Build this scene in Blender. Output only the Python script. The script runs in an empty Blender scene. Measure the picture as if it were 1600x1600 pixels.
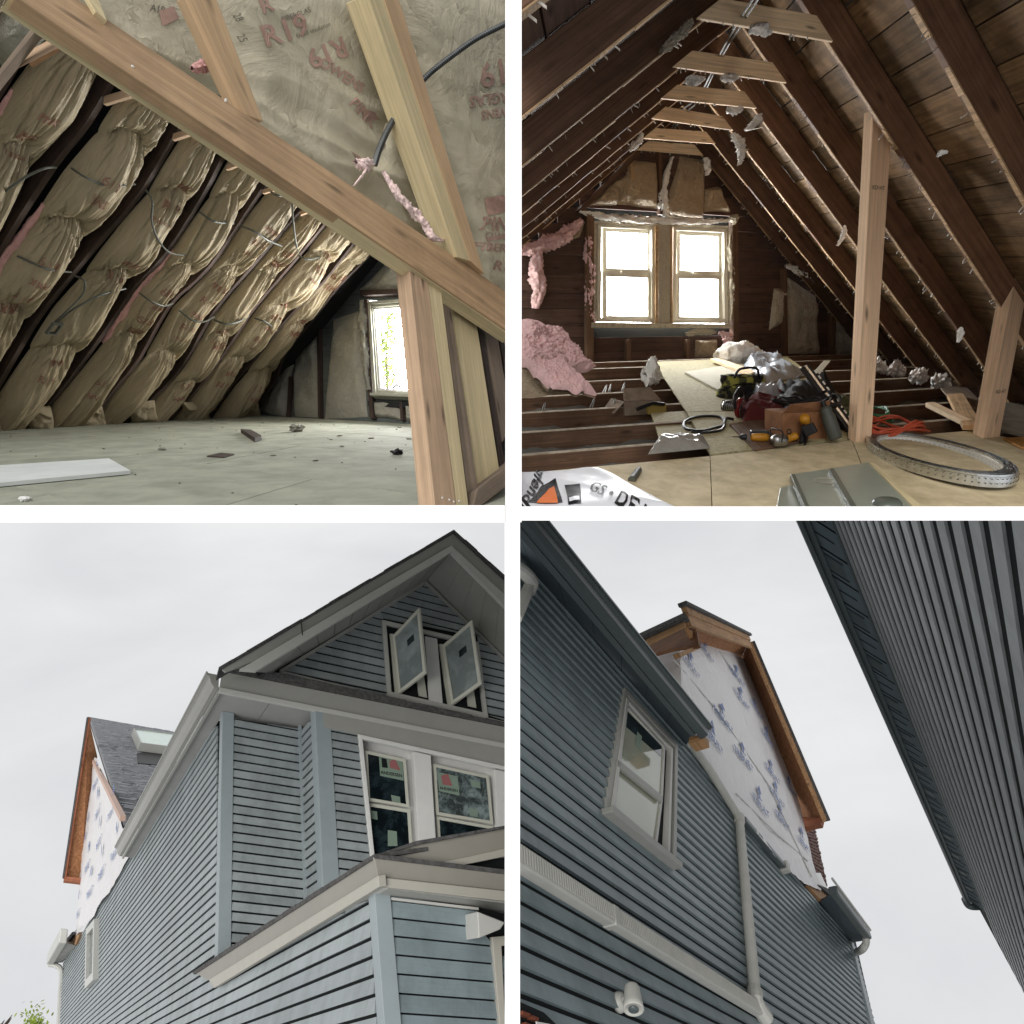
import bpy, bmesh, math, random
from mathutils import Vector as V, Matrix, noise
random.seed(7)
S = bpy.context.scene; COL = S.collection
# ------------------------------------------------------------------ camera
F = 1100.0                                   # focal length in photo pixels (photo 1600 wide)
cam = bpy.data.objects.new('camera', bpy.data.cameras.new('camera')); COL.objects.link(cam)
cam.data.sensor_width = 36; cam.data.lens = 36*F/1600; cam.data.clip_start = .05; cam.data.clip_end = 3000
cam.location = (0, 0, 0); cam.rotation_euler = (math.radians(90), 0, 0); S.camera = cam
# ------------------------------------------------------------------ world: flat overcast sky over a Nishita base
W = bpy.data.worlds.new('World'); S.world = W; W.use_nodes = True
nt = W.node_tree; N = nt.nodes; Lk = nt.links
bg = N['Background']
sky = N.new('ShaderNodeTexSky'); sky.sky_type = 'NISHITA'; sky.sun_disc = False
sky.sun_elevation = math.radians(28); sky.sun_rotation = math.radians(200)
tc = N.new('ShaderNodeTexCoord')
no = N.new('ShaderNodeTexNoise'); no.inputs['Scale'].default_value = 2.2; no.inputs['Detail'].default_value = 5; no.inputs['Distortion'].default_value = .4
mp = N.new('ShaderNodeMapping'); mp.inputs['Scale'].default_value = (1, 1, 2.2); mp.inputs['Rotation'].default_value = (.3, .5, .2)
Lk.new(tc.outputs['Generated'], mp.inputs[0]); Lk.new(mp.outputs[0], no.inputs['Vector'])
cr = N.new('ShaderNodeValToRGB'); Lk.new(no.outputs['Fac'], cr.inputs[0])
cr.color_ramp.elements[0].position = .3; cr.color_ramp.elements[0].color = (6.9, 7.05, 7.3, 1)
cr.color_ramp.elements[1].position = .72; cr.color_ramp.elements[1].color = (8.9, 8.92, 8.95, 1)
mx = N.new('ShaderNodeMixRGB'); mx.inputs[0].default_value = .985
Lk.new(sky.outputs[0], mx.inputs[1]); Lk.new(cr.outputs[0], mx.inputs[2]); 
sp = N.new('ShaderNodeSeparateXYZ'); Lk.new(tc.outputs['Generated'], sp.inputs[0])          # unseen dark ground tone added below the view to darken undersides
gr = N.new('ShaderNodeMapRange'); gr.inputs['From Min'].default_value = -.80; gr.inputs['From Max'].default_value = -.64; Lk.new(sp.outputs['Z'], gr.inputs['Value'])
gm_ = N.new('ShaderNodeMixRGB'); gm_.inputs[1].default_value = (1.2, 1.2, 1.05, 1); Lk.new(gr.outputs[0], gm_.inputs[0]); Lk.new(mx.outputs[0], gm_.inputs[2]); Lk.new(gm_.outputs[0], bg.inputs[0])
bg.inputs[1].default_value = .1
# ------------------------------------------------------------------ sun: broad and soft, behind the cloud
sl = bpy.data.lights.new('sun', 'SUN'); sl.energy = 2.3; sl.angle = math.radians(35); sl.color = (1, .97, .93)
so = bpy.data.objects.new('sun', sl); COL.objects.link(so)
so.rotation_euler = V((.30, .84, -.45)).to_track_quat('-Z', 'Y').to_euler()
S.view_settings.view_transform = 'Standard'; S.view_settings.look = 'None'; S.view_settings.exposure = 0; S.view_settings.gamma = 1
S.view_settings.use_curve_mapping = False
S.render.engine = 'CYCLES'; S.cycles.max_bounces = 5; S.cycles.diffuse_bounces = 3

# ================================================================== helpers
def C(r, g, b):
    f = lambda c: (c/255/12.92) if c/255 <= .04045 else ((c/255+.055)/1.055)**2.4
    return (f(r), f(g), f(b), 1)
def ray(px, py): return V(((px-800)/F, 1, (800-py)/F))
def P(px, py, d): return ray(px, py)*d
def D(q): return ray(*q).normalized()
class Fr:
    """a building's own axes: l along it, t across it, v up; O its origin"""
    def __init__(s, L, T, Vv, sg=(1, 1, 1), O=(0, 0, 0)):
        s.l, s.t, s.v = D(L)*sg[0], D(T)*sg[1], D(Vv)*sg[2]
        s.M = Matrix((s.l, s.t, s.v)).transposed(); s.I = s.M.inverted(); s.O = V(O)
    def w(s, a, b, c): return s.O + s.M @ V((a, b, c))
    def at(s, px, py, ax, val):
        d = s.I @ ray(px, py); o = s.I @ (-s.O)
        return o + d*((val-o[ax])/d[ax])
    def atw(s, px, py, ax, val): return s.w(*s.at(px, py, ax, val))
class Pl:
    """a plane with in-plane axes u, v and its normal n turned towards the camera"""
    def __init__(s, o, u, v):
        s.o, s.u, s.v = V(o), V(u).normalized(), V(v).normalized()
        s.n = s.u.cross(s.v).normalized()
        if s.n.dot(-s.o) < 0: s.n = -s.n
        s.M = Matrix((s.u, s.v, s.n)).transposed(); s.I = s.M.inverted()
    def pw(s, px, py, n=0):
        d = ray(px, py); return d*((s.o+s.n*n).dot(s.n)/d.dot(s.n))
    def uv(s, px, py, n=0): q = s.I @ (s.pw(px, py, n)-s.o); return (q.x, q.y)
    def w(s, u, v, n=0): return s.o + s.u*u + s.v*v + s.n*n
ZONE = 'TL'; zones = {}; ORG = {}
class MB:
    def __init__(s): s.v, s.f, s.uv, s.m = [], [], [], []; s.mi = 0
    def face(s, pts, uv=None):
        b = len(s.v); s.v += [V(p) for p in pts]; s.f.append(list(range(b, b+len(pts))))
        if uv is None:
            e = (pts[1]-pts[0]); e = e.normalized() if e.length > 1e-9 else V((1, 0, 0))
            nn = V((0, 0, 0))
            for i in range(1, len(pts)-1): nn += (pts[i]-pts[0]).cross(pts[i+1]-pts[0])
            g = nn.normalized().cross(e); uv = [((p-pts[0]).dot(e), (p-pts[0]).dot(g)) for p in pts]
        s.uv += uv; s.m.append(s.mi); return s
    def hexa(s, A, B):
        """prism between polygons A and B (same count); u runs A->B"""
        n = len(A); Ln = (B[0]-A[0]).length; off = random.random()*20; vv = 0
        for i in range(n):
            j = (i+1) % n; w = (A[j]-A[i]).length
            l0, l1 = off, off+Ln
            s.face([A[i], A[j], B[j], B[i]], [(l0, vv), (l0, vv+w), (l1, vv+w), (l1, vv)]); vv += w
        s.face(list(reversed(A))); s.face(B); return s
    def beam(s, p0, p1, wv, hv):
        """bar from p0 to p1; cross-section spanned by wv, hv, centred"""
        p0, p1, wv, hv = V(p0), V(p1), V(wv)/2, V(hv)/2
        q = [-wv-hv, wv-hv, wv+hv, -wv+hv]
        return s.hexa([p0+x for x in q], [p1+x for x in q])
    def box(s, fr, a, b, c):
        w = fr.w; ln = [a[1]-a[0], b[1]-b[0], c[1]-c[0]]; k = ln.index(max(ln))
        if k == 0: g = lambda x: [w(x, b[0], c[0]), w(x, b[1], c[0]), w(x, b[1], c[1]), w(x, b[0], c[1])]; r = a
        elif k == 1: g = lambda x: [w(a[0], x, c[0]), w(a[1], x, c[0]), w(a[1], x, c[1]), w(a[0], x, c[1])]; r = b
        else: g = lambda x: [w(a[0], b[0], x), w(a[1], b[0], x), w(a[1], b[1], x), w(a[0], b[1], x)]; r = c
        return s.hexa(g(r[0]), g(r[1]))
    def slab(s, pl, px, n0=0, n1=.02, raw=False):
        """outline on a plane, given thickness along the plane's normal"""
        uv = px if raw else [pl.uv(q[0], q[1], n1) for q in px]
        A = [pl.w(u, v, n0) for u, v in uv]; B = [pl.w(u, v, n1) for u, v in uv]
        s.face(B, list(uv)); s.face(list(reversed(A)), list(reversed(uv)))
        for i in range(len(A)):
            j = (i+1) % len(A); s.face([A[i], A[j], B[j], B[i]])
        return s
    def tube(s, pts, r, k=8, cap=True):
        pts = [V(p) for p in pts]; rings = []; n = len(pts)
        rr = r if isinstance(r, (list, tuple)) else [r]*n
        t0 = (pts[1]-pts[0]).normalized(); ref = V((0, 0, 1)) if abs(t0.z) < .9 else V((1, 0, 0))
        x = t0.cross(ref).normalized(); L = 0; Ls = []
        for i in range(n):
            t = (pts[min(i+1, n-1)]-pts[max(i-1, 0)]).normalized()
            x = (x-t*x.dot(t)).normalized(); y = t.cross(x)
            if i: L += (pts[i]-pts[i-1]).length
            Ls.append(L)
            rings.append([pts[i]+(x*math.cos(6.28318*j/k)+y*math.sin(6.28318*j/k))*rr[i] for j in range(k)])
        for i in range(n-1):
            for j in range(k):
                m = (j+1) % k
                s.face([rings[i][j], rings[i][m], rings[i+1][m], rings[i+1][j]], [(Ls[i], j/k*.2), (Ls[i], (j+1)/k*.2), (Ls[i+1], (j+1)/k*.2), (Ls[i+1], j/k*.2)])
        if cap: s.face(list(reversed(rings[0]))); s.face(rings[-1])
        return s
    def grid(s, fn, nu, nv, uvf=None):
        """welded sheet from fn(u,v)"""
        b = len(s.v); uvs = []
        for j in range(nv+1):
            for i in range(nu+1):
                s.v.append(V(fn(i/nu, j/nv))); uvs.append(uvf(i/nu, j/nv) if uvf else (i/nu, j/nv))
        for j in range(nv):
            for i in range(nu):
                q = [j*(nu+1)+i, j*(nu+1)+i+1, (j+1)*(nu+1)+i+1, (j+1)*(nu+1)+i]
                s.f.append([b+x for x in q]); s.uv += [uvs[x] for x in q]; s.m.append(s.mi)
        return s
    def lathe(s, c, ax, prof, k=20):
        ax = V(ax).normalized(); ref = V((0, 0, 1)) if abs(ax.z) < .9 else V((1, 0, 0)); x = ax.cross(ref).normalized(); y = ax.cross(x)
        b = len(s.v); m = len(prof)
        for (r, h) in prof:
            for j in range(k): s.v.append(V(c)+ax*h+(x*math.cos(6.28318*j/k)+y*math.sin(6.28318*j/k))*r)
        for i in range(m-1):
            for j in range(k):
                q = [b+i*k+j, b+i*k+(j+1) % k, b+(i+1)*k+(j+1) % k, b+(i+1)*k+j]
                s.f.append(q); s.uv += [(j/k, i/m)]*4; s.m.append(s.mi)
        return s
def obj(name, mb, mat, parent=None, smooth=False, label=None, bevel=0):
    me = bpy.data.meshes.new(name)
    if parent is not None: org = ORG[parent.name]
    else:
        n = len(mb.v); org = V((sum(v.x for v in mb.v)/n, sum(v.y for v in mb.v)/n, min(v.z for v in mb.v)))
    me.from_pydata([v-org for v in mb.v], [], mb.f); me.update()
    ul = me.uv_layers.new(name='UVMap'); flat = []
    for q in mb.uv: flat += [q[0], q[1]]
    ul.data.foreach_set('uv', flat)
    for m in (mat if isinstance(mat, (list, tuple)) else [mat]): me.materials.append(m)
    if max(mb.m) > 0: me.polygons.foreach_set('material_index', mb.m)
    if smooth: me.polygons.foreach_set('use_smooth', [True]*len(mb.f))
    o = bpy.data.objects.new(name, me); COL.objects.link(o)
    if parent is not None: o.parent = parent
    else: o.location = org
    ORG[o.name] = org; zones[o.name] = ZONE
    if label: o['label'] = label
    if bevel:
        bm = bmesh.new(); bm.from_mesh(me); bmesh.ops.remove_doubles(bm, verts=bm.verts, dist=1e-5)
        bmesh.ops.recalc_face_normals(bm, faces=bm.faces); bm.to_mesh(me); bm.free()
        md = o.modifiers.new('bevel', 'BEVEL'); md.width = bevel; md.segments = 2
    return o
def tag(o, label, cat, group=None, kind=None):
    if label: o['label'] = label
    if cat: o['category'] = cat
    if group: o['group'] = group
    if kind: o['kind'] = kind
    return o
def thing(name, label, cat, loc, group=None):
    o = bpy.data.objects.new(name, None); COL.objects.link(o); o.location = loc; o.empty_display_size = .1
    ORG[o.name] = V(loc); return tag(o, label, cat, group)
def lerp(a, b, t): return a+(b-a)*t
def nz(p, s=1, o=0): return noise.noise(V(p)*s+V((o, o*.7, o*1.3)))
def rnd(a, b): return a+(b-a)*random.random()
def poly_line(pts, t):
    """point at fraction t of a polyline of Vectors"""
    L = [(pts[i+1]-pts[i]).length for i in range(len(pts)-1)]; T = sum(L)*min(max(t, 0), 1)
    for i, l in enumerate(L):
        if T <= l or i == len(L)-1: return pts[i].lerp(pts[i+1], min(T/l, 1) if l > 0 else 0)
        T -= l
def smooth_path(pts, k=6):
    """Catmull-Rom through pts"""
    pts = [V(p) for p in pts]; q = [pts[0]*2-pts[1]]+pts+[pts[-1]*2-pts[-2]]; out = []
    for i in range(1, len(q)-2):
        for j in range(k):
            t = j/k; a, b, c, d = q[i-1], q[i], q[i+1], q[i+2]
            out.append(((b*2)+(c-a)*t+(a*2-b*5+c*4-d)*t*t+(b*3-a-c*3+d)*t**3)/2)
    return out+[pts[-1]]
# ------------------------------------------------------------------ materials
class MT:
    def __init__(s, name):
        s.m = bpy.data.materials.new(name); s.m.use_nodes = True; s.t = s.m.node_tree; s.N = s.t.nodes; s.b = s.N['Principled BSDF']; s.L = s.t.links
    def n(s, typ, **kw):
        x = s.N.new(typ)
        for k, v in kw.items():
            if k in x.inputs.keys(): x.inputs[k].default_value = v
            else: setattr(x, k, v)
        return x
    def ramp(s, fac, stops, interp='LINEAR'):
        r = s.n('ShaderNodeValToRGB'); e = r.color_ramp.elements; r.color_ramp.interpolation = interp
        while len(e) < len(stops): e.new(.5)
        for x, (p, c) in zip(e, stops): x.position = p; x.color = c
        s.L.new(fac, r.inputs[0]); return r.outputs[0]
    def coord(s, kind, scale=(1, 1, 1), rand=False):
        c = s.n('ShaderNodeTexCoord'); m = s.n('ShaderNodeMapping'); m.inputs['Scale'].default_value = scale
        s.L.new(c.outputs[kind], m.inputs[0])
        if rand:
            oi = s.n('ShaderNodeObjectInfo'); mu = s.n('ShaderNodeMath', operation='MULTIPLY'); mu.inputs[1].default_value = 37
            s.L.new(oi.outputs['Random'], mu.inputs[0]); cb = s.n('ShaderNodeCombineXYZ')
            for i in range(3): s.L.new(mu.outputs[0], cb.inputs[i])
            s.L.new(cb.outputs[0], m.inputs['Location'])
        return m.outputs[0]
    def noise(s, vec, scale, detail=4, rough=.55, dist=0):
        x = s.n('ShaderNodeTexNoise'); x.inputs['Scale'].default_value = scale; x.inputs['Detail'].default_value = detail
        x.inputs['Roughness'].default_value = rough; x.inputs['Distortion'].default_value = dist
        s.L.new(vec, x.inputs['Vector']); return x.outputs['Fac']
    def mix(s, fac, a, b, mode='MIX'):
        x = s.n('ShaderNodeMixRGB', blend_type=mode)
        for i, q in ((0, fac), (1, a), (2, b)):
            if isinstance(q, (int, float)): x.inputs[i].default_value = q
            elif isinstance(q, tuple): x.inputs[i].default_value = q
            else: s.L.new(q, x.inputs[i])
        return x.outputs[0]
    def math(s, op, a, b=0.0):
        x = s.n('ShaderNodeMath', operation=op)
        for i, q in ((0, a), (1, b)):
            if isinstance(q, (int, float)): x.inputs[i].default_value = q
            else: s.L.new(q, x.inputs[i])
        return x.outputs[0]
    def color(s, c): 
        if isinstance(c, tuple): s.b.inputs['Base Color'].default_value = c
        else: s.L.new(c, s.b.inputs['Base Color'])
    def bump(s, h, strength=.3, dist=.01):
        b = s.n('ShaderNodeBump'); b.inputs['Strength'].default_value = strength; b.inputs['Distance'].default_value = dist
        s.L.new(h, b.inputs['Height']); s.L.new(b.outputs[0], s.b.inputs['Normal'])
    def fin(s, rough=.7, metal=0, spec=.5):
        s.b.inputs['Roughness'].default_value = rough; s.b.inputs['Metallic'].default_value = metal; s.b.inputs['Specular IOR Level'].default_value = spec; return s.m
def k_(c, f): return (c[0]*f, c[1]*f, c[2]*f, 1)
def wood(name, col, dark=.55, var=.35, stain=0, rough=.75, knots=True, gs=26):
    """planed timber: u along the grain"""
    t = MT(name); uv = t.coord('UV', (1.1, gs, 1), True)
    g = t.noise(uv, 1.0, 6, .65, .6); g2 = t.noise(t.coord('UV', (3, gs*6, 1), True), 1, 3, .6)
    base = t.ramp(g, [(.28, k_(col, dark)), (.5, col), (.72, k_(col, 1.2))]); g3 = t.noise(t.coord('UV', (.5, gs*2.2, 1), True), 1, 5, .6, .4); base = t.mix(t.ramp(g3, [(.45, (0, 0, 0, 1)), (.6, (.4, .4, .4, 1))]), base, k_(col, dark*.9))
    base = t.mix(t.math('MULTIPLY', t.math('GREATER_THAN', g2, .6), .25), base, k_(col, dark*.7))
    if knots:
        vo = t.n('ShaderNodeTexVoronoi'); vo.inputs['Scale'].default_value = 1; t.L.new(t.coord('UV', (2.2, 9, 1), True), vo.inputs['Vector'])
        base = t.mix(t.ramp(vo.outputs['Distance'], [(.04, (1, 1, 1, 1)), (.2, (0, 0, 0, 1))]), base, k_(col, .3))
    if stain:
        sn = t.noise(t.coord('Object', (1, 1, 1), True), 3.0, 6, .65)
        base = t.mix(t.ramp(sn, [(.42, (0, 0, 0, 1)), (.68, (stain,)*3+(1,))]), base, k_(col, .28))
    oi = t.n('ShaderNodeObjectInfo'); vr = t.ramp(oi.outputs['Random'], [(0, (1-var,)*3+(1,)), (1, (1+var*.4, 1+var*.35, 1+var*.3, 1))])
    t.color(t.mix(1.0, base, vr, 'MULTIPLY')); t.bump(g2, .35, .004); return t.fin(rough, 0, .3)
def paint(name, col, rough=.5, var=.08, bump=.05, sc=8):
    t = MT(name); n = t.noise(t.coord('Object', (1, 1, 1), True), sc, 5, .6); n2 = t.noise(t.coord('Object'), sc*.15, 4, .6)
    t.color(t.mix(.5, t.ramp(n, [(.25, k_(col, 1-var*1.6)), (.75, k_(col, 1+var))]), t.ramp(n2, [(.3, k_(col, 1-var*1.4)), (.7, k_(col, 1+var))])))
    t.bump(n, bump, .004); return t.fin(rough, 0, .4)
def siding(name, col, rough=.42, streak=.12):
    """embossed vinyl lap board: fine grain along u, faint wear"""
    t = MT(name); g = t.noise(t.coord('UV', (4, 160, 1), True), 1, 4, .6); n2 = t.noise(t.coord('Object', (1, 1, 1)), 1.3, 5, .65)
    oi = t.n('ShaderNodeObjectInfo')
    b = t.ramp(g, [(.3, k_(col, 1-streak)), (.7, k_(col, 1+streak))]); b = t.mix(.55, b, t.ramp(n2, [(.3, k_(col, .86)), (.7, k_(col, 1.12))]))
    b = t.mix(1.0, b, t.ramp(oi.outputs['Random'], [(0, (.88, .885, .89, 1)), (1, (1.07, 1.07, 1.06, 1))]), 'MULTIPLY')
    st = t.noise(t.coord('Object', (5, 5, .45)), 1, 5, .7); b = t.mix(1.0, b, t.ramp(st, [(.36, (.8, .8, .79, 1)), (.55, (1, 1, 1, 1)), (.75, (1.05, 1.05, 1.05, 1))]), 'MULTIPLY')
    t.color(b); t.bump(t.math('ADD', t.math('MULTIPLY', g, .25), t.noise(t.coord('UV', (.9, 6, 1), True), 1, 3, .5)), .35, .012); return t.fin(rough, 0, .5)
def paper(name, col, rough=.55, wr=.5, mott=.25, sc=1.0):
    """creased building paper / foil-backed kraft facing"""
    t = MT(name); o = t.coord('Object', (1, 1, 1), True); n = t.noise(o, 5*sc, 8, .62, 1.6); n2 = t.noise(o, 1.4*sc, 5, .6, .4)
    vo = t.n('ShaderNodeTexVoronoi', feature='DISTANCE_TO_EDGE'); vo.inputs['Scale'].default_value = 7*sc
    wv = t.mix(.25, o, t.n('ShaderNodeTexNoise').outputs['Color']); t.L.new(wv, vo.inputs['Vector'])
    t.color(t.mix(.5, t.ramp(n, [(.3, k_(col, 1-mott*1.3)), (.72, k_(col, 1+mott*.6))]), t.ramp(n2, [(.3, k_(col, 1-mott)), (.75, k_(col, 1+mott*.6))])))
    h = t.math('ADD', t.math('MULTIPLY', n, .9), t.math('MULTIPLY', t.math('POWER', vo.outputs['Distance'], .5), .35))
    t.bump(h, wr, .05); return t.fin(rough, 0, .45)
def pleated(name, col, rough=.5):
    """foil-stiff kraft paper: fine creases running with v, a few crossing folds, dirt"""
    t = MT(name); a = t.noise(t.coord('UV', (16, 9, 1), True), 1, 7, .62, 1.2); b = t.noise(t.coord('UV', (60, 22, 1), True), 1, 5, .6, .8); o = t.noise(t.coord('Object', (1, 1, 1), True), 1.2, 6, .6)
    t.color(t.mix(.55, t.ramp(a, [(.3, k_(col, .78)), (.7, k_(col, 1.08))]), t.ramp(o, [(.3, k_(col, .66)), (.72, k_(col, 1.12))])))
    rd = t.n('ShaderNodeMath', operation='ABSOLUTE'); t.L.new(t.math('SUBTRACT', a, .5), rd.inputs[0])
    t.bump(t.math('ADD', t.math('MULTIPLY', t.math('SUBTRACT', .3, rd.outputs[0]), 1.6), t.math('MULTIPLY', b, .35)), .75, .035); return t.fin(rough, 0, .5)
def fuzz(name, col, sc=30):
    t = MT(name); o = t.coord('Object', (1, 1, 1), True); n = t.noise(o, sc, 8, .75, .5); n2 = t.noise(o, sc*.2, 4, .6)
    t.color(t.mix(.5, t.ramp(n, [(.3, k_(col, .6)), (.7, k_(col, 1.2))]), t.ramp(n2, [(.3, k_(col, .75)), (.7, k_(col, 1.15))]))); t.bump(n, .45, .015); return t.fin(1, 0, .05)
def metal(name, col, rough=.35, sc=12):
    t = MT(name); n = t.noise(t.coord('Object', (1, 1, 1), True), sc, 5, .7)
    t.color(t.ramp(n, [(.3, k_(col, .75)), (.7, k_(col, 1.1))])); t.L.new(t.ramp(n, [(.2, (rough*.7,)*3+(1,)), (.8, (rough*1.4,)*3+(1,))]), t.b.inputs['Roughness']); t.b.inputs['Metallic'].default_value = 1; return t.m
def glass(name, col=(.02, .03, .035, 1), sc=3, lo=.6, hi=2.4, det=5):  # noise ramp paints blotchy reflections into the pane colour
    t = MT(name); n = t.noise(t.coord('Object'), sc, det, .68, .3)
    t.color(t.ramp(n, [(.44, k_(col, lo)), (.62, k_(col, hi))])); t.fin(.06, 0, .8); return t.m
def emit(name, col, st):
    t = MT(name); t.b.inputs['Base Color'].default_value = (0, 0, 0, 1); t.b.inputs['Emission Color'].default_value = col; t.b.inputs['Emission Strength'].default_value = st; return t.m
def bumpy(name, col, col2, sc, rough=.85, thr=(.4, .6), bump=.4):
    t = MT(name); n = t.noise(t.coord('Object', (1, 1, 1), True), sc, 8, .65, .3); n2 = t.noise(t.coord('Object'), sc*.12, 5, .6)
    t.color(t.mix(t.math('MULTIPLY', n2, .6), t.ramp(n, [(thr[0], col2), (thr[1], col)]), k_(col, .8))); t.bump(n, bump, .01); return t.fin(rough, 0, .3)
# ------------------------------------------------------------------ builders
def poly_iv(poly, v):
    xs = []
    for i in range(len(poly)):
        (x0, y0), (x1, y1) = poly[i], poly[(i+1) % len(poly)]
        if (y0 <= v < y1) or (y1 <= v < y0): xs.append(x0+(x1-x0)*(v-y0)/(y1-y0))
    return (min(xs), max(xs)) if len(xs) >= 2 else None
def lap(pl, poly, h, parent, mat, phase=0, gap=.2, proud=.03, name='siding_board', back=None, holes=(), joint=0):
    """lap siding: one object per course, its butt edge proud and undercut. poly in plane (u,v)"""
    v0 = min(q[1] for q in poly); v1 = max(q[1] for q in poly); k = math.floor((v0-phase)/h); out = []
    while phase+k*h < v1:
        a = phase+k*h+h*gap; b = phase+(k+1)*h; k += 1
        i0 = poly_iv(poly, max(a, v0+1e-4)); i1 = poly_iv(poly, min(b, v1-1e-4))
        if not i0 and not i1: continue
        i0 = i0 or i1; i1 = i1 or i0
        if max(i0[1]-i0[0], i1[1]-i1[0]) < .02: continue
        a_, b_ = max(a, v0), min(b, v1)
        if b_-a_ < h*.15: continue
        sec = lambda u0, u1: [pl.w(u0, a_, 0), pl.w(u0, a_, proud), pl.w(u1, b_, proud*.45), pl.w(u1, b_, 0)]
        segs = [(i0, i1)]
        for hp in holes:
            h0 = poly_iv(hp, (a_+b_)/2)
            if h0:
                ns = []
                for (s0, s1) in segs:
                    if h0[0] > s0[0]+.02: ns.append(((s0[0], min(s0[1], h0[0])), (s1[0], min(s1[1], h0[0]))))
                    if h0[1] < s0[1]-.02: ns.append(((max(s0[0], h0[1]), s0[1]), (max(s1[0], h0[1]), s1[1])))
                segs = ns
        if joint:
            ns = []
            for (s0, s1) in segs:
                x = s0[0]+random.random()*joint; w = s0[0]
                while x < max(s0[1], s1[1])-.6 and s0[1]-s0[0] > joint: ns.append(((w, x-.003), (max(w, s1[0]) if w == s0[0] else w, x-.003))); w = x; x += joint*rnd(.85, 1)
                ns.append(((w, s0[1]), (s1[0] if w == s0[0] else w, s1[1])))
            segs = ns
        for (s0, s1) in segs:
            m = MB(); m.hexa(sec(s0[0], s1[0]), sec(s0[1], s1[1])); out.append(obj(name, m, mat, parent))
    if back: m = MB(); m.slab(pl, poly, -.05, -.004, raw=True); obj('wall_backing', m, back, parent)
    return out
def frame_quad(mb, pl, q, w, n0, n1, raw=False):
    """four bars just inside the quad q (pixels or uv)"""
    uv = [V(x) for x in q] if raw else [V(pl.uv(x[0], x[1], n1)) for x in q]
    c = sum(uv, V((0, 0)))/4; inn = []
    for i in range(4):
        a, b, d = uv[i-1], uv[i], uv[(i+1) % 4]
        e1 = (b-a).normalized(); e2 = (d-b).normalized(); s = max(abs(e1.x*e2.y-e1.y*e2.x), .2)
        inn.append(b+(-e1+e2)*(w/s))
    for i in range(4):
        j = (i+1) % 4; mb.slab(pl, [tuple(uv[i]), tuple(uv[j]), tuple(inn[j]), tuple(inn[i])], n0, n1, raw=True)
    return [tuple(x) for x in inn]
def lettering(txt, fn, size, parent, mat, name='printed_lettering', bold=False):
    """flat print laid on a surface: fn(x, y) maps text space to the surface"""
    cu = bpy.data.curves.new('t', 'FONT'); cu.body = txt; cu.size = size; cu.align_x = 'CENTER'; cu.align_y = 'CENTER'; cu.resolution_u = 2
    if bold: cu.offset = size*.02
    ob = bpy.data.objects.new('t', cu); COL.objects.link(ob); dg = bpy.context.evaluated_depsgraph_get()
    me = ob.evaluated_get(dg).to_mesh(); vs = [V(v.co) for v in me.vertices]; fs = [list(p.vertices) for p in me.polygons]
    ob.evaluated_get(dg).to_mesh_clear(); bpy.data.objects.remove(ob); bpy.data.curves.remove(cu)
    m = MB(); m.v = [V(fn(v.x, v.y)) for v in vs]; m.f = fs; m.uv = [(vs[i].x, vs[i].y) for f in fs for i in f]; m.m = [0]*len(fs)
    return obj(name, m, mat, parent)
def tuft(name, pts, r, mat, parent=None, seed=0, k=10, amp=.5, dens=10):
    """ragged lump of fibre along a path"""
    q = smooth_path(pts, 5); m = MB(); n = len(q); t0 = (q[-1]-q[0]).normalized(); ref = V((0, 0, 1)) if abs(t0.z) < .9 else V((1, 0, 0)); x = t0.cross(ref).normalized(); y = t0.cross(x)
    def f(u, v):
        i = min(int(v*(n-1)), n-2); p = q[i].lerp(q[i+1], v*(n-1)-i); a = u*6.28318
        rr = (r if not callable(r) else r(v))*(math.sin(min(max(v, .04), .96)*3.14159)**.35)
        d = x*math.cos(a)+y*math.sin(a); w = 1+amp*nz(p*dens+d*1.6, 1, seed)+amp*.7*nz(p*dens*3+d*3, 1, seed+5)+amp*.55*nz(p*dens*8+d*7, 1, seed+8)
        return p+d*rr*max(w, .15)
    m.grid(f, k*2, n*3); return obj(name, m, mat, parent, smooth=True)
# ------------------------------------------------------------------ shared materials
M_side = siding('blue_grey_siding', C(148, 156, 158)); M_side2 = siding('slate_siding', C(124, 137, 141)); M_side3 = siding('charcoal_siding', C(150, 154, 156), .5, .3)
M_back = paint('black_shade_and_print', C(14, 18, 20), .95, .1)  # black backing paints shadow lines between siding boards; also black print and slots
M_corner = paint('blue_grey_trim', C(142, 152, 155), .4)
M_trimg = paint('grey_painted_trim', C(184, 184, 179), .4, .05); M_trimd = paint('mid_grey_trim', C(154, 154, 149), .45, .06)
M_white = paint('white_trim', C(215, 215, 212), .4, .05); M_cream = paint('cream_vinyl', C(196, 196, 184), .4, .05)
M_gutl = paint('gutter_grey', C(150, 149, 144), .4, .08); M_soffg = paint('gable_soffit', C(140, 140, 134), .6, .12, sc=3); M_soff = paint('soffit_grey', C(150, 150, 147), .55, .12, sc=3)
M_porch = paint('taupe_fascia', C(140, 137, 128), .45, .06); M_porch2 = paint('light_taupe_fascia', C(168, 165, 155), .45, .06)
M_shing = bumpy('asphalt_shingle', C(158, 160, 164), C(124, 127, 132), 14, .95, (.35, .65)); M_shingd = bumpy('dark_shingle_edge', C(92, 91, 90), C(58, 57, 57), 25, .95)
M_glass = glass('dark_window_glass', C(26, 36, 40), 5, .5, 2.2, 9); M_glass2 = glass('painted_reflection_glass', C(100, 112, 112), 7, .35, 1.9, 9); M_glass4 = glass('painted_sky_glass', C(128, 138, 138), 2, .8, 1.25, 4)  # tree and sky reflections are painted into these glass colours
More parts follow.
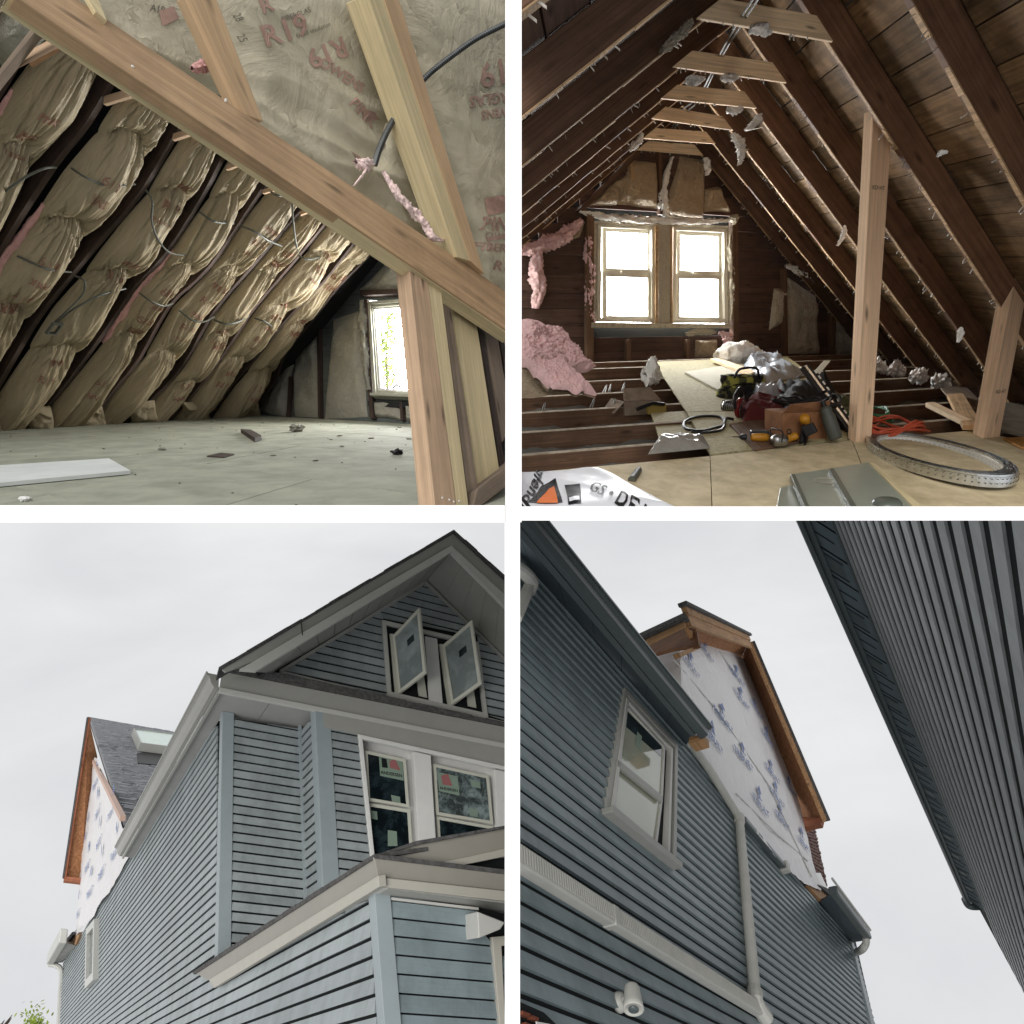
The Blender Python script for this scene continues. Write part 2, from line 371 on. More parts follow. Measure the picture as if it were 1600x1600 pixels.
M_cedar = wood('red_cedar', C(158, 98, 70), .5, .2, .4); M_osb = bumpy('osb_soffit', C(170, 120, 84), C(118, 78, 50), 16, .9, (.4, .6), .2)
M_fir = wood('new_fir_trim', C(176, 136, 96), .55, .2, .25); M_wrap = paper('housewrap', C(214, 212, 212), .38, .35, .08, .8)
M_ink = paint('blue_print', C(98, 118, 162), .6); M_green = paint('green_sticker', C(124, 142, 128), .6); M_black = paint('black_rubber', C(20, 20, 22), .5)
M_redp = paint('red_sticker', C(150, 96, 96), .6); M_leaf = bumpy('yellow_green_leaf', C(150, 165, 60), C(92, 120, 36), 20, .7); M_twig = paint('bark', C(60, 50, 40), .9, .2)
# ================================================================== white cross-shaped divider between the four sets
M_div = paint('white_gloss_paint', C(254, 254, 254), .5, 0, 0)
dv = thing('room_divider', 'white cross-shaped divider standing between the two attics and the two house exteriors', 'divider', (0, .9, 0)); dv['kind'] = 'structure'
def bar(x0, x1, y0, y1):
    d = .9; m = MB(); g = lambda dd: [P(x0, y0, d)+V((0, dd, 0)), P(x1, y0, d)+V((0, dd, 0)), P(x1, y1, d)+V((0, dd, 0)), P(x0, y1, d)+V((0, dd, 0))]
    m.hexa(g(0), g(.05)); return m
ZONE = None
for q in ((789.6, 815, -1500, 789.5), (788.7, 812.5, 816, 3000), (-1500, 789.6, 789.5, 816.2), (815, 3200, 791.3, 813.3), (788.7, 815, 789.5, 816)):
    obj('divider_bar', bar(*q), M_div, dv)
# ================================================================== BOTTOM LEFT: blue-grey house from its front corner
ZONE = 'BL'
H = Fr((-50, 1759), (4088, 1811), (395, -1130)); H.O = P(352, 1490, 7)
W0 = Pl(H.w(0, 0, 0), H.l, H.v)
a1 = H.at(347, 1300, 1, 0)[0]; FA = Pl(H.w(a1, 0, 0), H.t, H.v)
b1 = H.at(472, 1200, 0, a1)[1]; SB = Pl(H.w(a1, b1, 0), H.l, H.v)
aB = H.at(499, 1200, 1, b1)[0]; FB = Pl(H.w(aB, b1, 0), H.t, H.v)
aP = H.at(597, 1500, 1, 0)[0]; FP = Pl(H.w(aP, 0, 0), H.t, H.v)
cs = H.at(340, 1130, 1, 0)[2]
af, bf, _ = H.at(342, 1075, 2, cs)
FF = Pl(H.w(af, bf, cs), H.t, H.v)
ag = H.at(605, 1088, 2, cs+.42)[0]; FG = Pl(H.w(ag, 0, cs), H.t, H.v)
pk = H.at(666, 909, 0, ag); ar = H.at(705, 862, 1, pk[1])[0]; FR = Pl(H.w(ar, 0, cs), H.t, H.v)
hs = thing('house', 'blue-grey sided house with front gable and open attic windows, seen from its front corner', 'house', H.w(0, 0, -3))
h = .0965
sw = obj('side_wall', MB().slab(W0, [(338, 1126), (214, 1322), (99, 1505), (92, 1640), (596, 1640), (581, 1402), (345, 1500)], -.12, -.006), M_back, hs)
ph = W0.uv(588, 1437)[1]
lap(W0, [W0.uv(*q) for q in [(341, 1126), (214, 1322), (99, 1505), (92, 1640), (594, 1640), (581, 1402), (341, 1490)]], h, sw, M_side, ph, .19, .024, joint=6.5)
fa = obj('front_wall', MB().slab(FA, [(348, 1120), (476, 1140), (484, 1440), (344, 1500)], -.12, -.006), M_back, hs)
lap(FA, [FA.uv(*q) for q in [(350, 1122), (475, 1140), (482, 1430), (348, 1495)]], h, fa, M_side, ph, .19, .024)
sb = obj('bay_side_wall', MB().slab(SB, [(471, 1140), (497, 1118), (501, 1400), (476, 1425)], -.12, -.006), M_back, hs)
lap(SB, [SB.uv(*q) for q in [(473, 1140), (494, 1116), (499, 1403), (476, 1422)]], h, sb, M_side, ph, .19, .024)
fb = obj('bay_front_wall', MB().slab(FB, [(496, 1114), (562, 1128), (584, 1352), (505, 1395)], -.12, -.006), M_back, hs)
lap(FB, [FB.uv(*q) for q in [(506, 1120), (565, 1130), (580, 1352), (516, 1390)]], h, fb, M_side, ph, .19, .024)
obj('frieze', MB().slab(FB, [(505, 1112), (800, 1170), (800, 1203), (506, 1136)], 0, .03), M_trimd, hs)
# corner posts
def corner_post(fr, a, b, c0, c1, w, mat, par):
    m = MB(); e = .028; m.box(fr, (a-e, a+.005), (b-e, b+w), (c0, c1)); m.box(fr, (a+.0055, a+w), (b-e, b-.002), (c0, c1)); return obj('corner_post', m, mat, par, bevel=.004)
corner_post(H, a1, 0, H.at(348, 1520, 1, 0)[2], cs-.002, .105, M_corner, hs)
corner_post(H, aB, b1, H.at(505, 1420, 1, b1)[2], cs-.002, .15, M_corner, hs)
corner_post(H, aP, 0, H.at(597, 1660, 1, 0)[2], H.at(592, 1392, 1, 0)[2], .075, M_corner, hs)
m = MB(); ic = H.at(473, 1200, 0, a1); m.box(H, (a1-.04, a1-.002), (b1-.035, b1-.002), (0, cs-.003)); obj('inside_corner_trim', m, M_corner, hs)
# eave: soffit panels, fascia, gutter, pent roof
bx = bf
while bx < 7: obj('soffit_panel', MB().box(H, (af+.02, a1+.25), (bx+.004, bx+.6), (cs, cs+.02)), M_soff, hs); bx += .604
aend = H.at(184, 1312, 1, bf-.1)[0]; ax_ = af+.3
obj('soffit_panel', MB().box(H, (a1+.254, aend), (bf+.01, -.003), (cs+.001, cs+.02)), M_soff, hs)
def fascia(pl, q, n0, n1, mat, par, name='fascia', bev=.004): return obj(name, MB().slab(pl, q, n0, n1), mat, par, bevel=bev)
fascia(FF, [(347, 1049), (800, 1138), (800, 1164), (343, 1074)], -.03, .0, M_trimd, hs)
fascia(FF, [(343, 1073.5), (800, 1163.5), (800, 1171), (342, 1081)], -.03, .03, M_trimg, hs)
g = [(bf-.002, cs+.001), (bf-.002, cs+.15), (bf-.13, cs+.15), (bf-.13, cs+.125), (bf-.105, cs+.115), (bf-.085, cs+.04), (bf-.05, cs+.001)]
gm = MB(); gm.hexa([H.w(af+.0, b, c) for b, c in g], [H.w(aend, b, c) for b, c in g]); gt = obj('gutter', gm, M_gutl, hs)
obj('gutter_lip', MB().box(H, (af-.01, aend+.01), (bf-.145, bf-.125), (cs+.135, cs+.16)), M_trimd, gt)
obj('fascia_board', MB().box(H, (af+.05, aend+.02), (bf+.001, bf+.03), (cs-.03, cs-.001)), M_trimd, hs)
m = MB(); n = 22
for i in range(n):   # ragged shingle courses along the pent roof edge
    x0, x1 = 345+(800-345)*i/n, 345+(800-345)*(i+1)/n; yy = lambda x: 1045+(x-345)*.196
    o0 = rnd(-.7, .7); top = lambda x: (1043+(x-345)*.09 if x < 440 else 1051+(x-440)*.222)
    m.slab(FF, [(x0, top(x0)+o0), (x1-.05, top(x1)+o0), (x1-.05, yy(x1)+2.5), (x0, yy(x0)+2.5)], -.12, .012+rnd(0, .008))
obj('pent_roof_shingles', m, M_shingd, hs)
# gable wall
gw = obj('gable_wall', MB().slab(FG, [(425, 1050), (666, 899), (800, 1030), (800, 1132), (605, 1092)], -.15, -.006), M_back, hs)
GU = [FG.uv(*q) for q in [(437, 1048), (666, 908), (800, 1040), (800, 1130), (605, 1090)]]
cutL = [FG.uv(*q) for q in [(437, 1050), (592, 954), (607, 1090)]]; 
lap(FG, [FG.uv(*q) for q in [(437, 1047), (597, 951), (606, 1091)]], .112, gw, M_side, 0, .19, .024)
lap(FG, [FG.uv(*q) for q in [(592, 953), (666, 908), (752, 992), (750, 1003), (599, 967)]], .112, gw, M_side, 0, .19, .024)
lap(FG, [FG.uv(*q) for q in [(744, 985), (800, 1040), (800, 1130), (762, 1121)]], .112, gw, M_side, 0, .19, .024)
obj('wall_flashing', MB().slab(FG, [(437, 1047), (607, 1088), (607, 1093), (437, 1052)], 0, .035), M_trimg, hs)
obj('wall_flashing', MB().slab(FG, [(762, 1121), (800, 1130), (800, 1134.5), (762, 1125.5)], 0, .035), M_trimg, hs)
# rakes
def strip(pl, a, b, w, n0, n1, mat, name, par, bev=.004):
    A, B = V(pl.uv(*a)), V(pl.uv(*b)); e = (B-A).normalized(); nn = V((-e.y, e.x))*w
    return obj(name, MB().slab(pl, [tuple(A), tuple(B), tuple(B+nn), tuple(A+nn)], n0, n1, raw=True), mat, par, bevel=bev)
fascia(FR, [(345, 1044), (708, 834), (705, 853), (395, 1034), (352, 1050)], -.04, 0, M_trimd, hs, 'rake_fascia')
fascia(FR, [(374, 1046), (705, 852), (705, 862), (400, 1048)], -.04, .03, M_trimg, hs, 'rake_fascia')
fascia(FR, [(708, 834), (800, 918), (800, 940), (705, 853)], -.04, 0, M_trimd, hs, 'rake_fascia')
fascia(FR, [(705, 852), (800, 939), (800, 958), (705, 862)], -.04, .03, M_trimg, hs, 'rake_fascia')
fascia(FR, [(470, 972), (471.5, 971.2), (473.5, 992), (472, 993)], .03, .036, M_back, hs, 'fascia_joint')
m = MB()
for (x0, y0, x1, y1, n) in ((342, 1044, 708, 829, 17), (709, 828, 802, 912, 5)):
    for i in range(n):
        t0, t1 = i/n, (i+1)/n; o = rnd(.5, 2.2)
        m.slab(FR, [(lerp(x0, x1, t0), lerp(y0, y1, t0)-o), (lerp(x0, x1, t1), lerp(y0, y1, t1)-o), (lerp(x0, x1, t1), lerp(y0, y1, t1)+3.2), (lerp(x0, x1, t0), lerp(y0, y1, t0)+3.2)], -.3, .03+rnd(0, .01))
obj('rake_shingles', m, M_shingd, hs)
up = H.v*.03
def soffit_run(g0, g1, r0, r1, n):
    G0, G1, R0, R1 = FG.pw(*g0), FG.pw(*g1), FR.pw(*r0), FR.pw(*r1)
    for i in range(n):
        t0, t1 = i/n+.0015, (i+1)/n-.0015; q = [G0.lerp(G1, t0), G0.lerp(G1, t1), R0.lerp(R1, t1), R0.lerp(R1, t0)]
        obj('soffit_panel', MB().hexa(q, [p+up for p in q]), M_soffg, hs)
    q = [G0+H.l*.4, G1+H.l*.4, R1, R0]; obj('soffit_deck', MB().hexa([p+up*1.3 for p in q], [p+up*2 for p in q]), M_back, hs)
soffit_run((425, 1052), (666, 909), (395, 1050), (705, 862), 11); soffit_run((666, 909), (800, 1040), (705, 862), (800, 952), 5)
obj('rake_trim', MB().slab(FG, [(437, 1047), (666, 907), (666, 911), (440, 1051)], 0, .05), M_trimd, hs)
obj('rake_trim', MB().slab(FG, [(666, 907), (800, 1038), (800, 1042), (666, 911)], 0, .05), M_trimd, hs)
obj('eave_closure', MB().slab(FG, [(360, 1040), (450, 1036), (450, 1060), (360, 1056)], -.1, -.01), M_trimd, hs)
# open casement pair in the gable
wi = thing('window', 'pair of outswung casement windows standing open in the blue-grey gable', 'window', FG.pw(680, 1095))
m = MB(); inn = frame_quad(m, FG, [(597, 968), (748, 1003), (763, 1121), (606, 1086)], .055, -.05, .045); obj('frame', m, M_trimg, wi, bevel=.004)
obj('dark_opening', MB().slab(FG, [(602, 972), (746, 1006), (758, 1116), (608, 1083)], -.3, -.28), M_black, wi)
obj('mullion', MB().slab(FG, [(664, 994), (683, 998), (692, 1102), (671, 1098)], -.05, .02), M_white, wi)
obj('sill', MB().slab(FG, [(604, 1083), (763, 1117), (763, 1124), (604, 1090)], -.02, .07), M_trimg, wi, bevel=.004)
for (ht, hb, ft, fb_) in (((614.5, 994), (624, 1085), (656, 950), (664.5, 1051)), ((691.5, 1010), (706.5, 1102), (738, 969), (750.5, 1068))):
    obj('jamb', MB().slab(FG, [(ht[0]-5, ht[1]-4), (ht[0]+3, ht[1]-3), (hb[0]+2, hb[1]+1), (hb[0]-6, hb[1])], -.04, .03), M_cream, wi)
    obj('jamb', MB().slab(FG, [(ht[0]+36, ht[1]+62), (ht[0]+46, ht[1]+50), (ht[0]+53, ht[1]+96), (ht[0]+40, ht[1]+93)], -.04, .01), M_cream, wi)
    A, B = FG.pw(*ht, .05), FG.pw(*hb, .05); k = ray(*ft); a_w = ag-.42; p1 = H.atw(*ft, 0, a_w); p2 = H.atw(*fb_, 0, a_w)
    sp = Pl(A, (p1-A), (B-A)); q = [(0, 0)]+[tuple((sp.I @ (p-A))[:2]) for p in (p1, p2, B)]
    m = MB(); ii = frame_quad(m, sp, q, .045, -.02, .022, raw=True); sash = obj('sash', m, M_cream, wi, bevel=.003)
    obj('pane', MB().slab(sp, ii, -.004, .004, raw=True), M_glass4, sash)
    def onp(fu, fv, ii=ii): return [tuple(V(ii[0])*(1-a)*(1-b)+V(ii[1])*a*(1-b)+V(ii[2])*a*b+V(ii[3])*(1-a)*b) for a, b in ((fu[0], fv[0]), (fu[1], fv[0]), (fu[1], fv[1]), (fu[0], fv[1]))]
    obj('sticker', MB().slab(sp, onp((.45, .75), (.26, .38)), .005, .006, raw=True), M_glass, sash)
# big double-hung windows in the bay
wi = thing('window', 'white-trimmed double-hung window pair with maker stickers on the glass, above the porch roof', 'window', FB.pw(660, 1330))
m = MB(); frame_quad(m, FB, [(560, 1147), (830, 1206), (840, 1380), (580, 1345)], .045, -.02, .05); obj('frame', m, M_white, wi, bevel=.004)
obj('frame_backing', MB().slab(FB, [(564, 1150), (826, 1208), (836, 1376), (583, 1340)], -.12, -.10), M_white, wi)
obj('mullion', MB().slab(FB, [(646, 1174), (673, 1180), (683, 1345), (656, 1345)], -.1, .035), M_white, wi, bevel=.004)
obj('mullion', MB().slab(FB, [(773, 1202), (800, 1208), (810, 1345), (780, 1345)], -.1, .035), M_white, wi, bevel=.004)
for (up_, lo, gl) in (([(570, 1172), (634, 1186), (640, 1262), (574, 1251)], [(574, 1254), (641, 1265), (646, 1345), (578, 1345)], M_glass), ([(677, 1193), (764, 1212), (771, 1288), (682, 1273)], [(682, 1275), (771, 1291), (778, 1360), (686, 1350)], M_glass2)):
    for z, q in ((-.01, up_), (-.035, lo)):
        m = MB(); ii = frame_quad(m, FB, q, .035, z-.03, z); s_ = obj('sash', m, M_cream, wi, bevel=.003)
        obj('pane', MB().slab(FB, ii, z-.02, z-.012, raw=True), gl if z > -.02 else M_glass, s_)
def sticker(pl, q, z, mat, par): return obj('sticker', MB().slab(pl, q, z, z+.001), mat, par)
sticker(FB, [(592, 1180), (629, 1188), (631, 1220), (594, 1212)], -.021, M_green, wi)
sticker(FB, [(596, 1184), (604, 1186), (606, 1200), (597, 1199)], -.0195, M_back, wi); sticker(FB, [(608, 1190), (617, 1185), (626, 1204), (610, 1200)], -.0195, M_redp, wi)
c_ = FB.uv(612.5, 1209); lettering('ANDERSEN', lambda x, y: FB.w(c_[0]+x, c_[1]+y, -.0185), .052, wi, M_back, bold=True)
sticker(FB, [(683, 1206), (715, 1213), (718, 1243), (686, 1236)], -.021, M_green, wi); sticker(FB, [(689, 1212), (700, 1209), (707, 1228), (692, 1226)], -.0195, M_redp, wi)
c2_ = FB.uv(702, 1233); lettering('ANDERSEN', lambda x, y: FB.w(c2_[0]+x, c2_[1]+y, -.0185), .046, wi, M_back, bold=True)
for q in ([(611, 1242), (625, 1245), (626, 1258), (613, 1256)], [(578, 1266), (589, 1268), (590, 1281), (580, 1279)], [(606, 1297), (620, 1299), (621, 1322), (606, 1322)], [(732, 1262), (746, 1265), (747, 1277), (734, 1274)], [(735, 1218), (750, 1222), (751, 1232), (737, 1229)]): sticker(FB, q, -.021 if q[0][1] < 1263 else -.046, M_green, wi)
# porch
pb = thing('porch', 'small sided porch with taupe fascia roof projecting from the front of the blue-grey house', 'porch', H.w(aP, .5, -1.5))
cp = H.at(592, 1397, 1, 0)[2]; ap, bp, _ = H.at(592, 1386, 2, cp); PF = Pl(H.w(ap, bp, cp), H.t, H.v); PL_ = Pl(H.w(ap, bp, cp), H.l, H.v)
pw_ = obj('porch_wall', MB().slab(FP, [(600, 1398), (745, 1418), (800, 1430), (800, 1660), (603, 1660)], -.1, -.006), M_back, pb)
lap(FP, [FP.uv(*q) for q in [(606, 1398), (744, 1415), (748, 1466), (770, 1466), (786, 1640), (620, 1640)]], h, pw_, M_side2, FP.uv(620, 1437)[1], .10, .02)
fascia(PL_, [(584.5, 1339), (591, 1370), (328, 1533), (304, 1520)], -.03, 0, M_porch, pb)
fascia(PL_, [(590.5, 1368), (592, 1386), (334, 1544), (326, 1531)], -.03, .02, M_porch2, pb)
fascia(PF, [(584, 1339), (800, 1364), (800, 1393), (590, 1370)], -.03, 0, M_porch, pb)
fascia(PF, [(591, 1370), (800, 1393), (800, 1409), (592, 1385)], -.03, .02, M_porch2, pb)
obj('soffit', MB().box(H, (ap+.02, H.at(340, 1530, 1, 0)[0]), (bp+.01, .0), (cp, cp+.02)), M_trimg, pb)
obj('soffit', MB().box(H, (ap+.02, aP+.1), (.004, 3.5), (cp, cp+.02)), M_trimd, pb)
m = MB()
for i in range(14):
    t0, t1 = i/14, (i+1)/14; o = rnd(0, 1.6); m.slab(PL_, [(lerp(584, 300, t0), lerp(1335, 1519, t0)-o), (lerp(584, 300, t1), lerp(1335, 1519, t1)-o), (lerp(585, 303, t1), lerp(1341, 1523, t1)), (lerp(585, 303, t0), lerp(1341, 1523, t0))], -.35, .012)
m.slab(PF, [(584, 1335), (622, 1338), (800, 1360), (800, 1367), (586, 1341)], -.25, .014); obj('roof_shingles', m, M_shingd, pb)
PG = Pl(H.w(ap+.06, 0, cp), H.t, H.v)
m = MB(); m.slab(PG, [(583, 1337), (650, 1314), (800, 1288), (800, 1292), (655, 1319), (590, 1338)], -.5, .03); obj('gable_shingles', m, M_shingd, pb)
fascia(PG, [(586, 1338), (655, 1318), (800, 1291), (800, 1325), (735, 1340), (690, 1347), (622, 1342)], -.03, 0, M_porch, pb, 'gable_fascia')
fascia(PG, [(690, 1347), (735, 1338), (800, 1323), (800, 1336), (722, 1352)], -.03, .02, M_porch2, pb, 'gable_fascia')
obj('porch_painted_shade', MB().slab(PG, [(716, 1353), (800, 1337), (800, 1364)], -.06, -.05), M_back, pb)  # black sheet paints the shade under the porch gable
m = MB(); m.slab(FP, [(746, 1424), (789, 1441), (782, 1452), (748, 1466)], .0, .22); obj('beam_end', m, M_trimg, pb, bevel=.006)
m = MB(); m.slab(FP, [(769, 1464), (800, 1461), (800, 1476), (784, 1478), (792, 1640), (784, 1640)], -.03, .045); obj('door_casing', m, M_porch2, pb, bevel=.004)
obj('porch_window', MB().slab(FP, [(784, 1494), (800, 1492), (805, 1550), (788, 1552)], -.02, .02), M_glass2, pb)
obj('frieze_trim', MB().slab(FP, [(612, 1402), (748, 1418), (748, 1422), (612, 1406)], .0, .035), M_trimg, pb)
# narrow side window, far down the side wall
wi = thing('window', 'narrow grey-framed side window far down the blue-grey side wall', 'window', W0.pw(140, 1545))
m = MB(); ii = frame_quad(m, W0, [(134, 1452), (147, 1436), (145, 1531), (132, 1545)], .16, -.02, .12); obj('frame', m, M_trimg, wi)
obj('pane', MB().slab(W0, ii, 0, .05, raw=True), M_glass2, wi)
# tower dormer at the back: shingled roof, wrapped wall, bare cedar rake
tw = thing('rear_dormer', 'unfinished rear dormer wrapped in white housewrap with bare red wood rake and grey shingles', 'dormer', W0.pw(160, 1400))
p0, p1 = W0.pw(138, 1121), W0.pw(193, 1280); TR = Pl(p1, H.t, p0-p1)
m = MB(); tq = [(138.5, 1121), (275, 1144.5), (275, 1290), (193, 1290)]; sheath = obj('roof', MB().slab(TR, tq, -.06, -.004), M_shingd, tw)
lap(TR, [TR.uv(*q) for q in tq], .115, sheath, M_shing, 0, .13, .03, name='shingle_course')
m = MB()
for k in range(330):   # individual tabs: short proud slabs laid in courses
    u_, v_ = rnd(0, 1), rnd(0, 1); uv0 = [V(TR.uv(*q)) for q in tq]; c = (uv0[3]*(1-u_)+uv0[2]*u_)*(1-v_)+(uv0[0]*(1-u_)+uv0[1]*u_)*v_
    y = math.floor(c.y/.115)*.115+.004; m.slab(TR, [(c.x, y), (c.x+rnd(.15, .4), y), (c.x+rnd(.15, .4), y+.1), (c.x, y+.1)], .02, .034, raw=True)
st = obj('shingle_tab', m, M_shing, tw); st['kind'] = 'stuff'
Lp = [V(W0.pw(*q)) for q in [(152, 1182), (143, 1240), (134, 1320), (127, 1380), (125, 1450), (117, 1462)]]; Rp = [V(W0.pw(*q)) for q in [(155, 1184), (172, 1225), (193, 1277), (213, 1329), (186, 1376), (172, 1400), (158, 1416), (152, 1432), (119, 1466)]]
def dsp(p): return .08+.05*nz(p, 1.3)+.02*nz(p, 5)
def onw(pl, u, v, e=.006, ds=None): p = pl.w(u, v); return p+pl.n*(ds(p)+e)
def fw(u, v):
    a = poly_line(Lp, v); b = poly_line(Rp, v); p = a.lerp(b, u); return p+W0.n*dsp(p)
wr_ = obj('housewrap', MB().grid(fw, 24, 60), M_wrap, tw, smooth=True)
wpos = [(155, 1225, .42), (158, 1270, .42), (181, 1270, .36), (140, 1305, .4), (160, 1318, .42), (142, 1355, .4), (165, 1365, .4), (147, 1395, .36), (187, 1334, .34), (128, 1428, .33)]
for (x, y, s_) in wpos:
    c = W0.uv(x, y)
    lettering('TRIBUILT', lambda X, Y: onw(W0, c[0]-X, c[1]+Y, .03, dsp), s_*.7, wr_, M_ink)
    obj('printed_logo', MB().slab(W0, [(c[0]-.22, c[1]+.3), (c[0]+.22, c[1]+.3), (c[0]+.1, c[1]+.42), (c[0]+.1, c[1]+.66), (c[0], c[1]+.8), (c[0]-.1, c[1]+.66), (c[0]-.1, c[1]+.42)], .133, .135, raw=True), M_ink, wr_) if False else lettering('^', lambda X, Y: onw(W0, c[0]-X, c[1]+.42+Y, .03, dsp), s_*1.6, wr_, M_ink, name='printed_logo', bold=True)
sh = -H.t
def rk(px, py, o): return W0.pw(px, py)+sh*o
q0 = [W0.pw(152, 1182), W0.pw(128, 1372)]
oh = .36
Fs = [P(139, 1124, W0.pw(152, 1182).y*.99), P(101.5, 1372, W0.pw(128, 1372).y*.99)]
m = MB(); m.hexa([q0[0], q0[1], Fs[1], Fs[0]], [p+H.l*.05+H.v*.02 for p in (q0[0], q0[1], Fs[1], Fs[0])]); obj('rake_soffit', m, M_osb, tw)
m = MB(); m.beam(Fs[0]+H.v*.05, Fs[1], (Fs[1]-Fs[0]).normalized().cross(H.t)*.2, H.t*.09); obj('rake_fascia', m, M_cedar, tw)
m = MB(); m.beam(Fs[0]+H.v*.06+sh*.03, Fs[1]+sh*.03+H.v*.03, (Fs[1]-Fs[0]).normalized().cross(H.t)*.24, H.t*.05); obj('rake_shingles', m, M_shingd, tw)
m = MB(); e0, e1 = P(101, 1369, Fs[1].y), P(129, 1372, Fs[1].y*.98); m.hexa([e0, e1, e1-H.v*.12, e0-H.v*.12], [p+H.l*.3 for p in (e0, e1, e1-H.v*.12, e0-H.v*.12)]); obj('rake_return', m, M_cedar, tw)
m = MB(); m.beam(W0.pw(147, 1190, .1), W0.pw(192, 1279, .1), W0.n*.1, H.v*.1); obj('sheathing_edge', m, paint('pinkish_edge', C(190, 160, 145)), tw)
# skylight standing on the dormer roof
sk = thing('skylight', 'grey framed skylight with pale green glass on the shingled dormer roof', 'skylight', TR.pw(230, 1190))
m = MB(); m.slab(TR, [(214, 1177), (216, 1192), (262, 1197), (275, 1165)], 0, .05); obj('flashing', m, M_black, sk)
kq = [(204, 1153), (262, 1158), (258, 1177), (214, 1174)]
m = MB(); ii = frame_quad(m, TR, [TR.uv(*q) for q in [(204, 1152), (272, 1160), (264, 1182), (214, 1176)]], .05, .05, .32, raw=True); obj('frame', m, M_trimd, sk, bevel=.01)
obj('pane', MB().slab(TR, ii, .24, .29, raw=True), paint('pale_green_glass', C(196, 216, 204), .15), sk)
# rear gutter, downspout, exposed wood
rg = thing('rear_gutter', 'short grey gutter and downspout at the far rear corner of the blue-grey house', 'gutter', W0.pw(95, 1510))
cg = H.at(97, 1504, 1, 0)[2]; A = W0.pw(98, 1504); B = W0.pw(120, 1478); dA = P(78, 1506, A.y*.97); dB = P(98, 1472, B.y*.97)
m = MB(); m.hexa([A, B, dB, dA], [p+H.v*.05 for p in (A, B, dB, dA)]); obj('soffit_panel', m, M_soff, rg)
m = MB(); m.beam(dA+H.v*.15, dB+H.v*.15, -H.t*.2, H.v*.35); obj('gutter', m, M_trimg, rg, bevel=.03)
obj('downspout', MB().tube(smooth_path([dA+H.l*.1, P(88, 1509, dA.y), P(96, 1519, A.y*.96), P(94, 1560, A.y*.96), P(90, 1640, A.y*.96)], 5), .075, 8), M_trimg, rg, smooth=True)
obj('exposed_sheathing', MB().slab(W0, [(98, 1477), (115, 1458), (124, 1461), (118, 1476)], -.5, .08), M_fir, rg)
obj('shingle_scrap', MB().slab(W0, [(96, 1476), (113, 1456), (116, 1459), (104, 1474)], .09, .14), M_shingd, rg)
# tree top, lower left
tr = thing('tree', 'small yellow-green treetop showing behind the house at the lower left', 'tree', P(55, 1680, 30))
obj('trunk', MB().tube([P(55, 1720, 30), P(58, 1650, 30), P(56, 1615, 30)], [.25, .18, .08], 8), M_twig, tr)
m = MB()
for k in range(2600):
    a, r = rnd(0, 6.283), abs(random.gauss(0, .5)); p = P(55+28*r*math.cos(a), 1622+34*r*math.sin(a)*(1+.3*math.sin(a*3)), 30+rnd(-1, 1)); d = V((rnd(-1, 1), rnd(-1, 1), rnd(-1, 1))).normalized(); e = d.cross(V((0, .3, 1))).normalized()
    m.face([p, p+d*.09+e*.05, p+d*.2, p+d*.09-e*.05])
cw = obj('crown', m, M_leaf, tr)
tt = thing('bare_branch', 'dark bare twigs at the bottom left edge', 'branch', P(10, 1640, 25))
for q in ([(-5, 1625), (8, 1600), (19, 1586)], [(4, 1606), (14, 1596), (18, 1590)], [(-4, 1612), (3, 1600), (7, 1594)]): obj('twig', MB().tube([P(x, y, 25) for x, y in q], [.05, .035, .012], 5), M_twig, tt)
# ================================================================== BOTTOM RIGHT: alley between two houses, looking up
ZONE = 'BR'
K = Fr((1725, 1903), (-1719, 2559), (1068, 481), (1, -1, 1)); K.O = P(812, 1342, 4)
Q0 = Pl(K.w(0, 0, 0), K.l, K.v)
M_pipe = paint('weathered_grey_pipe', C(176, 176, 170), .45, .1); M_gutd = paint('dark_slate_gutter', C(74, 82, 84), .35, .1); M_soffd = paint('slate_soffit', C(84, 96, 102), .6, .1)
h2 = thing('house', 'slate-blue sided house wall with a single window, left side of the alley', 'house', K.w(2, -1, -2))
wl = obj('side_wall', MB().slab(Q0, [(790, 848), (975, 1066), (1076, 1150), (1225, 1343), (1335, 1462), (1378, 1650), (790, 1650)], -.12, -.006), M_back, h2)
def hh(y0, y1, x=813): return Q0.uv(x, y0)[1]-Q0.uv(x, y1)[1]
ch = (Q0.uv(813, 1240)[1]-Q0.uv(813, 1322.5)[1])/3
lap(Q0, [Q0.uv(*q) for q in [(790, 848), (975, 1066), (1076, 1160), (1225, 1355), (1333, 1472), (1378, 1650), (790, 1650)]], ch, wl, M_side2, Q0.uv(813, 1322.5)[1], .26, .03, joint=4.2, holes=[[Q0.uv(*q) for q in [(980, 1082), (1056, 1168), (1053, 1346), (952, 1264)]]])
obj('corner_post', MB().slab(Q0, [(1330, 1470), (1334, 1474), (1380, 1650), (1374, 1650)], 0, .05), M_corner, h2)
# eave
pc = K.at(975, 1070, 1, 0); ce = pc[2]
pg_ = K.at(1000, 1092, 2, ce)
E0, E1 = Q0.pw(790, 850, -.1), Q0.pw(1079, 1164, -.0)
E1 = E1-Q0.n*.08
def outp(px, py): return K.atw(px, py, 2, ce)
k0, k1 = P(800, 815, E0.y*.93), P(1086, 1147, E1.y*.94)
